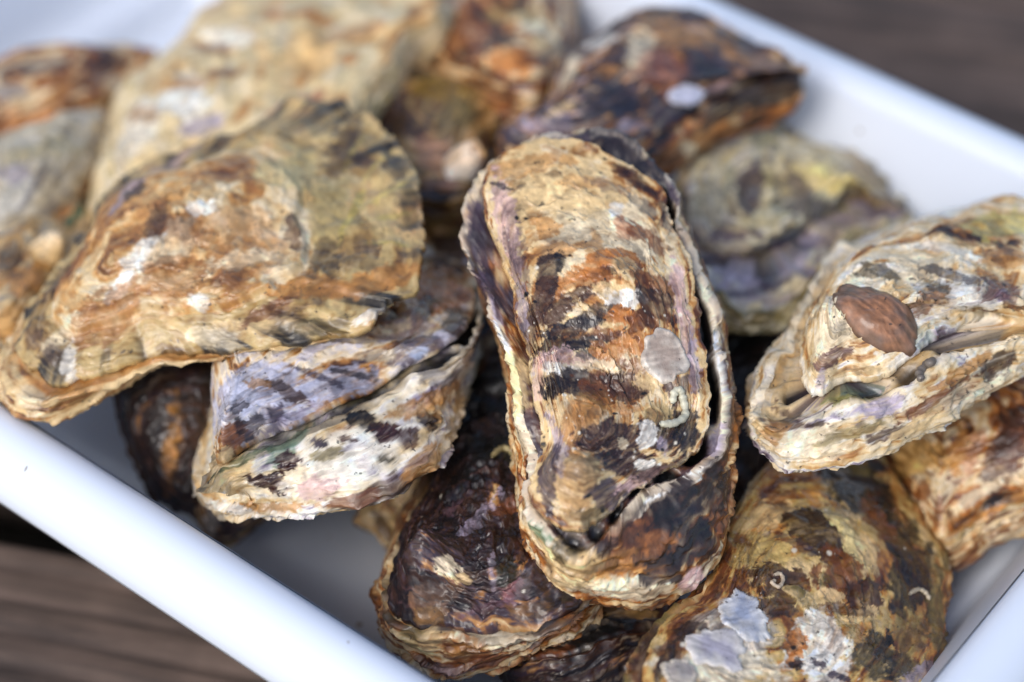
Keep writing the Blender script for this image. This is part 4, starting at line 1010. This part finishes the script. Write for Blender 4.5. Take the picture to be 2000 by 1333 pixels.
# J: pale yellow oyster with purple frills behind the middle one
up = [(1326, 356), (1380, 300), (1434, 261), (1479, 212), (1515, 203), (1538, 252), (1587, 279), (1632, 306), (1686, 342), (1731, 374), (1772, 414), (1705, 396), (1645, 412), (1590, 446), (1530, 480), (1470, 492), (1410, 486), (1365, 468), (1338, 430)]
lo = [(1320, 356), (1375, 295), (1430, 255), (1479, 205), (1520, 198), (1548, 246), (1592, 272), (1640, 300), (1694, 338), (1740, 372), (1786, 420), (1726, 460), (1660, 474), (1612, 530), (1580, 572), (1533, 590), (1479, 598), (1420, 585), (1370, 545), (1340, 480), (1318, 432)]
simple('pale yellow oyster with purple frilled edge by the back wall', [(1340, 430, 0.050), (1776, 419, 0.036), (1500, 570, 0.050)], 97, up, lo, (1480, 420),
       st((0.0, PURPLE), (0.2, rgb(140, 122, 124)), (0.34, rgb(206, 192, 158)), (0.5, rgb(228, 214, 176)), (0.64, rgb(230, 224, 206)), (0.8, rgb(190, 180, 182)), (1.0, PURPLE)),
       blobs=[(1600, 350, 110, 50, 25, rgb(230, 212, 156), 0.95), (1400, 450, 60, 60, 0, rgb(200, 184, 160), 0.7), (1570, 400, 60, 26, 0, rgb(206, 206, 190), 0.8), (1460, 370, 22, 60, 20, rgb(90, 66, 78), 0.8), (1390, 380, 40, 40, 0, rgb(170, 160, 140), 0.7), (1420, 450, 70, 18, 0, rgb(112, 86, 100), 0.8), (1540, 470, 90, 12, -30, DPURP, 0.85), (1640, 400, 90, 10, -28, PURPLE, 0.7), (1480, 430, 50, 16, -20, rgb(214, 200, 160), 0.7),
              (1440, 530, 50, 26, 20, LAV, 0.9), (1500, 530, 40, 16, -30, DPURP, 0.8), (1560, 500, 30, 30, -40, rgb(150, 132, 160), 0.85), (1400, 500, 40, 14, 30, LAV, 0.7), (1480, 560, 70, 10, -10, PURPLE, 0.8), (1690, 400, 60, 16, 30, rgb(170, 140, 90), 0.6), (1500, 260, 30, 40, 0, rgb(160, 156, 130), 0.8)],
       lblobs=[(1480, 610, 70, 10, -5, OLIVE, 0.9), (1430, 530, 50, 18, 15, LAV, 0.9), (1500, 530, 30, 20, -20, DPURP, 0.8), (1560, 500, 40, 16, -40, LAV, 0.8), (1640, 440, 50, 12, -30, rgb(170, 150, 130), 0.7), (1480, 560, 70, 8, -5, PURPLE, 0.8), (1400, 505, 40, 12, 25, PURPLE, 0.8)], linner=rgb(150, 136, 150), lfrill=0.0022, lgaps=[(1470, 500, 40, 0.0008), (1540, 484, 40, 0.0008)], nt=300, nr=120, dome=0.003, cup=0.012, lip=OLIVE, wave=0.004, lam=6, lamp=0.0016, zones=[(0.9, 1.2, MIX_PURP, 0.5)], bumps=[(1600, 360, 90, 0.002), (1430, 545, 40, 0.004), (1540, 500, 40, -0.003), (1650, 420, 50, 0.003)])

# L: rusty cupped oyster at the top edge
up = [(835, -30), (850, 50), (885, 105), (960, 150), (1040, 165), (1085, 135), (1118, 80), (1118, 10), (1100, -50), (980, -80)]
simple('rusty brown cupped oyster at the very back of the heap', [(840, 0, 0.044), (1115, 10, 0.044), (1000, 150, 0.056)], 101, up, grow(up, (980, 40), 1.05), (980, 20), MIX_RUST,
       blobs=[(1050, 50, 60, 14, 25, PALE, 0.9), (960, 60, 50, 20, 40, DBROWN, 0.85), (1000, 20, 60, 16, 0, OLIVE, 0.7), (900, 60, 40, 50, 10, RUST, 0.8), (1000, 120, 50, 26, 10, ORANGE, 0.8), (1070, 90, 30, 16, 0, CREAM, 0.8)], dome=0.009, cup=0.018, lip=BROWN)

# M: yellowish oyster in the dip between the fan-shaped and the middle one
up = [(770, 100), (850, 95), (920, 150), (990, 160), (1050, 180), (1030, 215), (970, 265), (935, 310), (915, 375), (860, 385), (810, 380), (740, 330), (690, 240), (705, 160)]
mm = simple('yellow-brown oyster in the dip left of the middle one', [(700, 200, 0.040), (1040, 190, 0.044), (860, 385, 0.050)], 107, up, grow(up, (870, 240), 1.06), (850, 280),
       st((0.0, DBROWN), (0.2, BROWN), (0.38, rgb(140, 104, 50)), (0.5, OLIVE), (0.62, OCHRE), (0.75, CREAM), (0.9, PURPLE)),
       blobs=[(760, 210, 50, 60, 20, rgb(74, 48, 44), 0.85), (860, 170, 60, 26, 0, rgb(170, 140, 50), 0.8), (840, 300, 40, 40, 0, rgb(196, 156, 130), 0.7), (1000, 190, 40, 14, -20, CREAM, 0.8), (900, 230, 40, 30, 0, OLIVE, 0.7), (860, 360, 50, 14, 0, rgb(170, 140, 130), 0.8), (800, 130, 60, 16, 0, DBROWN, 0.7)], dome=0.008, lip=DBROWN)
mm.disc('u', 'young_oyster', 908, 322, 40, 50, 15, 0.008, rgb(240, 186, 118), rgb(252, 244, 230), ray_h=0, lumpy=0.15, rayn=5, edge=0.1, dish=0.35, label='small orange young oyster')

# N, O, P: the blurred oysters along the left edge
up = [(-60, 160), (0, 135), (70, 112), (180, 95), (270, 98), (290, 120), (250, 160), (190, 205), (90, 245), (0, 270), (-60, 280)]
simple('brown and orange oyster at the left edge, farthest back', [(0, 260, 0.038), (270, 110, 0.034), (0, 140, 0.034)], 113, up, grow(up, (100, 180), 1.05), (40, 190), MIX_RUST,
       blobs=[(60, 235, 100, 18, -15, ORANGE, 0.9), (180, 150, 60, 16, -30, RUST, 0.8), (30, 180, 40, 16, -10, GREY, 0.8), (120, 170, 60, 10, -30, OCHRE, 0.7), (60, 130, 60, 10, -8, rgb(80, 46, 50), 0.9), (230, 120, 30, 20, 0, BROWN, 0.8)], dome=0.006, cup=0.02, lip=OCHRE, wave=0.003)
up = [(-70, 300), (0, 272), (90, 240), (170, 222), (205, 240), (195, 310), (150, 380), (100, 430), (40, 460), (-20, 470), (-80, 420)]
simple('grey-white oyster at the left edge', [(0, 270, 0.040), (190, 240, 0.038), (40, 460, 0.044)], 127, up, grow(up, (60, 340), 1.06), (20, 390),
       st((0.0, rgb(120, 100, 80)), (0.3, rgb(176, 164, 146)), (0.45, rgb(206, 192, 164)), (0.6, rgb(222, 214, 196)), (0.8, rgb(180, 172, 162)), (1, PURPLE)),
       blobs=[(40, 380, 60, 30, -40, rgb(210, 206, 196), 0.8), (90, 280, 70, 20, -10, rgb(200, 186, 150), 0.7), (30, 330, 40, 16, 0, LAV, 0.6), (70, 360, 10, 50, 30, rgb(110, 104, 110), 0.6)], dome=0.008, lip=OCHRE)
up = [(-70, 520), (-20, 480), (50, 450), (110, 400), (150, 370), (180, 400), (175, 450), (140, 520), (100, 580), (60, 640), (10, 690), (-60, 680)]
pp = simple('blurred ochre oyster with a green streak at the left edge under the fan-shaped one', [(0, 480, 0.036), (170, 400, 0.036), (0, 680, 0.050)], 131, up, grow(up, (60, 530), 1.05), (40, 560),
       st((0.0, BROWN), (0.25, OCHRE), (0.45, rgb(196, 160, 100)), (0.6, CREAM), (0.8, GREY), (1, BROWN)),
       blobs=[(150, 415, 12, 30, 25, GREEN, 0.95), (130, 390, 20, 26, 10, rgb(206, 150, 90), 0.9), (60, 540, 40, 30, -30, OCHRE, 0.8), (30, 620, 40, 30, -30, rgb(214, 176, 120), 0.8), (120, 540, 14, 50, 30, rgb(90, 86, 90), 0.8), (20, 500, 30, 30, 0, rgb(110, 90, 70), 0.8)], dome=0.007)
pp.disc('u', 'young_oyster', 100, 488, 42, 36, 20, 0.005, rgb(226, 200, 160), rgb(222, 186, 130), ray_h=0, lumpy=0.15, rayn=5, label='small cream young oyster')

# D: dark striped oyster in the shade under the fan-shaped one
up = [(235, 760), (300, 690), (380, 680), (440, 700), (470, 780), (450, 880), (430, 960), (400, 1010), (360, 1000), (302, 965), (275, 916), (240, 840)]
simple('dark brown oyster with an ochre stripe standing on the tray floor under the fan-shaped one', [(235, 780, 0.034), (440, 740, 0.036), (350, 1000, 0.014)], 137, up, grow(up, (350, 850), 1.05), (345, 880), MIX_DARK,
       blobs=[(335, 850, 20, 80, 8, rgb(190, 150, 90), 0.9), (330, 940, 14, 60, 5, OCHRE, 0.7), (290, 850, 26, 60, 15, rgb(70, 46, 42), 0.9), (310, 950, 26, 40, 20, PURPLE, 0.6), (400, 850, 36, 80, 0, BROWN, 0.8)], dome=0.009, lip=rgb(120, 96, 80))
up = [(380, 960), (440, 940), (520, 930), (540, 980), (500, 1020), (450, 1056), (405, 1042), (385, 1005)]
simple('small purple-brown oyster on the tray floor under the lavender-white one', [(390, 1000, 0.014), (520, 960, 0.020), (440, 1050, 0.010)], 139, up, grow(up, (450, 990), 1.06), (450, 985), MIX_PURP,
       blobs=[(405, 1020, 14, 30, 0, rgb(200, 192, 182), 0.9), (440, 1030, 14, 30, 0, BROWN, 0.8), (460, 1040, 20, 16, 0, PURPLE, 0.8)], dome=0.006, cup=0.012, nt=160, nr=50)

# T: pale oyster peeping out left of the dark front one
up = [(700, 1010), (760, 930), (850, 880), (920, 900), (920, 980), (860, 1040), (800, 1085), (765, 1072), (735, 1035)]
simple('pale ochre oyster on the tray floor left of the dark front one', [(720, 1010, 0.016), (900, 930, 0.022), (780, 1080, 0.012)], 149, up, grow(up, (810, 990), 1.05), (800, 980), MIX_WARM,
       blobs=[(770, 1030, 40, 36, 20, rgb(190, 166, 120), 0.9), (745, 1030, 10, 40, -30, BROWN, 0.7), (840, 990, 40, 40, 0, BROWN, 0.8)], dome=0.006, cup=0.014, nt=180, nr=60)

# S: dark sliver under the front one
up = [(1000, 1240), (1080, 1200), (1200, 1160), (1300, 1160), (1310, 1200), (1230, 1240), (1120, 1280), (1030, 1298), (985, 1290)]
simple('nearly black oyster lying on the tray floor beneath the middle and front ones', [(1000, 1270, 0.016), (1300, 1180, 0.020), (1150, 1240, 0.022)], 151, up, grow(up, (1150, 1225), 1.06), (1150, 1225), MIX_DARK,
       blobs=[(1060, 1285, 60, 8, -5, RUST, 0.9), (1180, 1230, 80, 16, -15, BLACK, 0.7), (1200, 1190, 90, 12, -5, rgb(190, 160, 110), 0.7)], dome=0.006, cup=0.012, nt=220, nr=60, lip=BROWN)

# I: brown oyster at the right edge under the limpet one
up = [(1690, 885), (1750, 850), (1850, 820), (1940, 770), (2010, 730), (2100, 760), (2120, 880), (2010, 945), (1930, 980), (1870, 1020), (1838, 1050), (1800, 1010), (1760, 960), (1715, 920)]
lo = [(1685, 890), (1745, 845), (1850, 812), (1940, 762), (2010, 722), (2110, 752), (2135, 890), (2015, 972), (1940, 1005), (1880, 1045), (1840, 1070), (1795, 1022), (1752, 968), (1708, 925)]
simple('rusty and cream oyster at the right edge under the limpet-bearing one', [(1720, 900, 0.022), (2000, 960, 0.034), (2000, 750, 0.036)], 157, up, lo, (1880, 900), MIX_RUST,
       blobs=[(1790, 900, 50, 40, 0, rgb(216, 180, 120), 0.85), (1800, 960, 14, 26, 0, RUST, 0.8), (1780, 985, 26, 14, 20, PALE, 0.9), (1900, 880, 14, 60, 20, rgb(200, 160, 130), 0.8), (1870, 870, 12, 60, 10, OCHRE, 0.8), (1950, 900, 30, 60, 20, BROWN, 0.7), (1900, 970, 60, 12, -30, PALE, 0.9), (1850, 1010, 40, 12, -35, CREAM, 0.8), (1980, 850, 30, 60, 0, rgb(120, 84, 70), 0.7), (1830, 1000, 20, 30, 30, RUST, 0.8)],
       lblobs=[(1920, 1010, 90, 10, -28, OCHRE, 0.8)], dome=0.009, cup=0.014, lip=OLIVE, nt=280, nr=100)

# R: dark oysters in the gaps beside the middle one
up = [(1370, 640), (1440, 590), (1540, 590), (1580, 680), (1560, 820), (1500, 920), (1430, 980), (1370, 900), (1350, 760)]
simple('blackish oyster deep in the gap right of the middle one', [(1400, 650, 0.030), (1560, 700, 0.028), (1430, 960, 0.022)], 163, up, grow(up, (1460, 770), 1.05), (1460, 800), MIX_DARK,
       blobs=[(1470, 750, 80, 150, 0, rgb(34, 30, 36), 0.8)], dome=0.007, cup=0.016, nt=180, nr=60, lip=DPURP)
up = [(700, 420), (800, 380), (900, 390), (960, 500), (980, 640), (930, 760), (850, 800), (760, 760), (680, 640), (660, 520)]
simple('dark oyster in the gap between the lavender-white and middle ones', [(700, 450, 0.018), (950, 550, 0.022), (860, 790, 0.016)], 167, up, grow(up, (820, 590), 1.05), (820, 620), MIX_DARK,
       dome=0.006, cup=0.014, nt=180, nr=60, lip=DPURP)
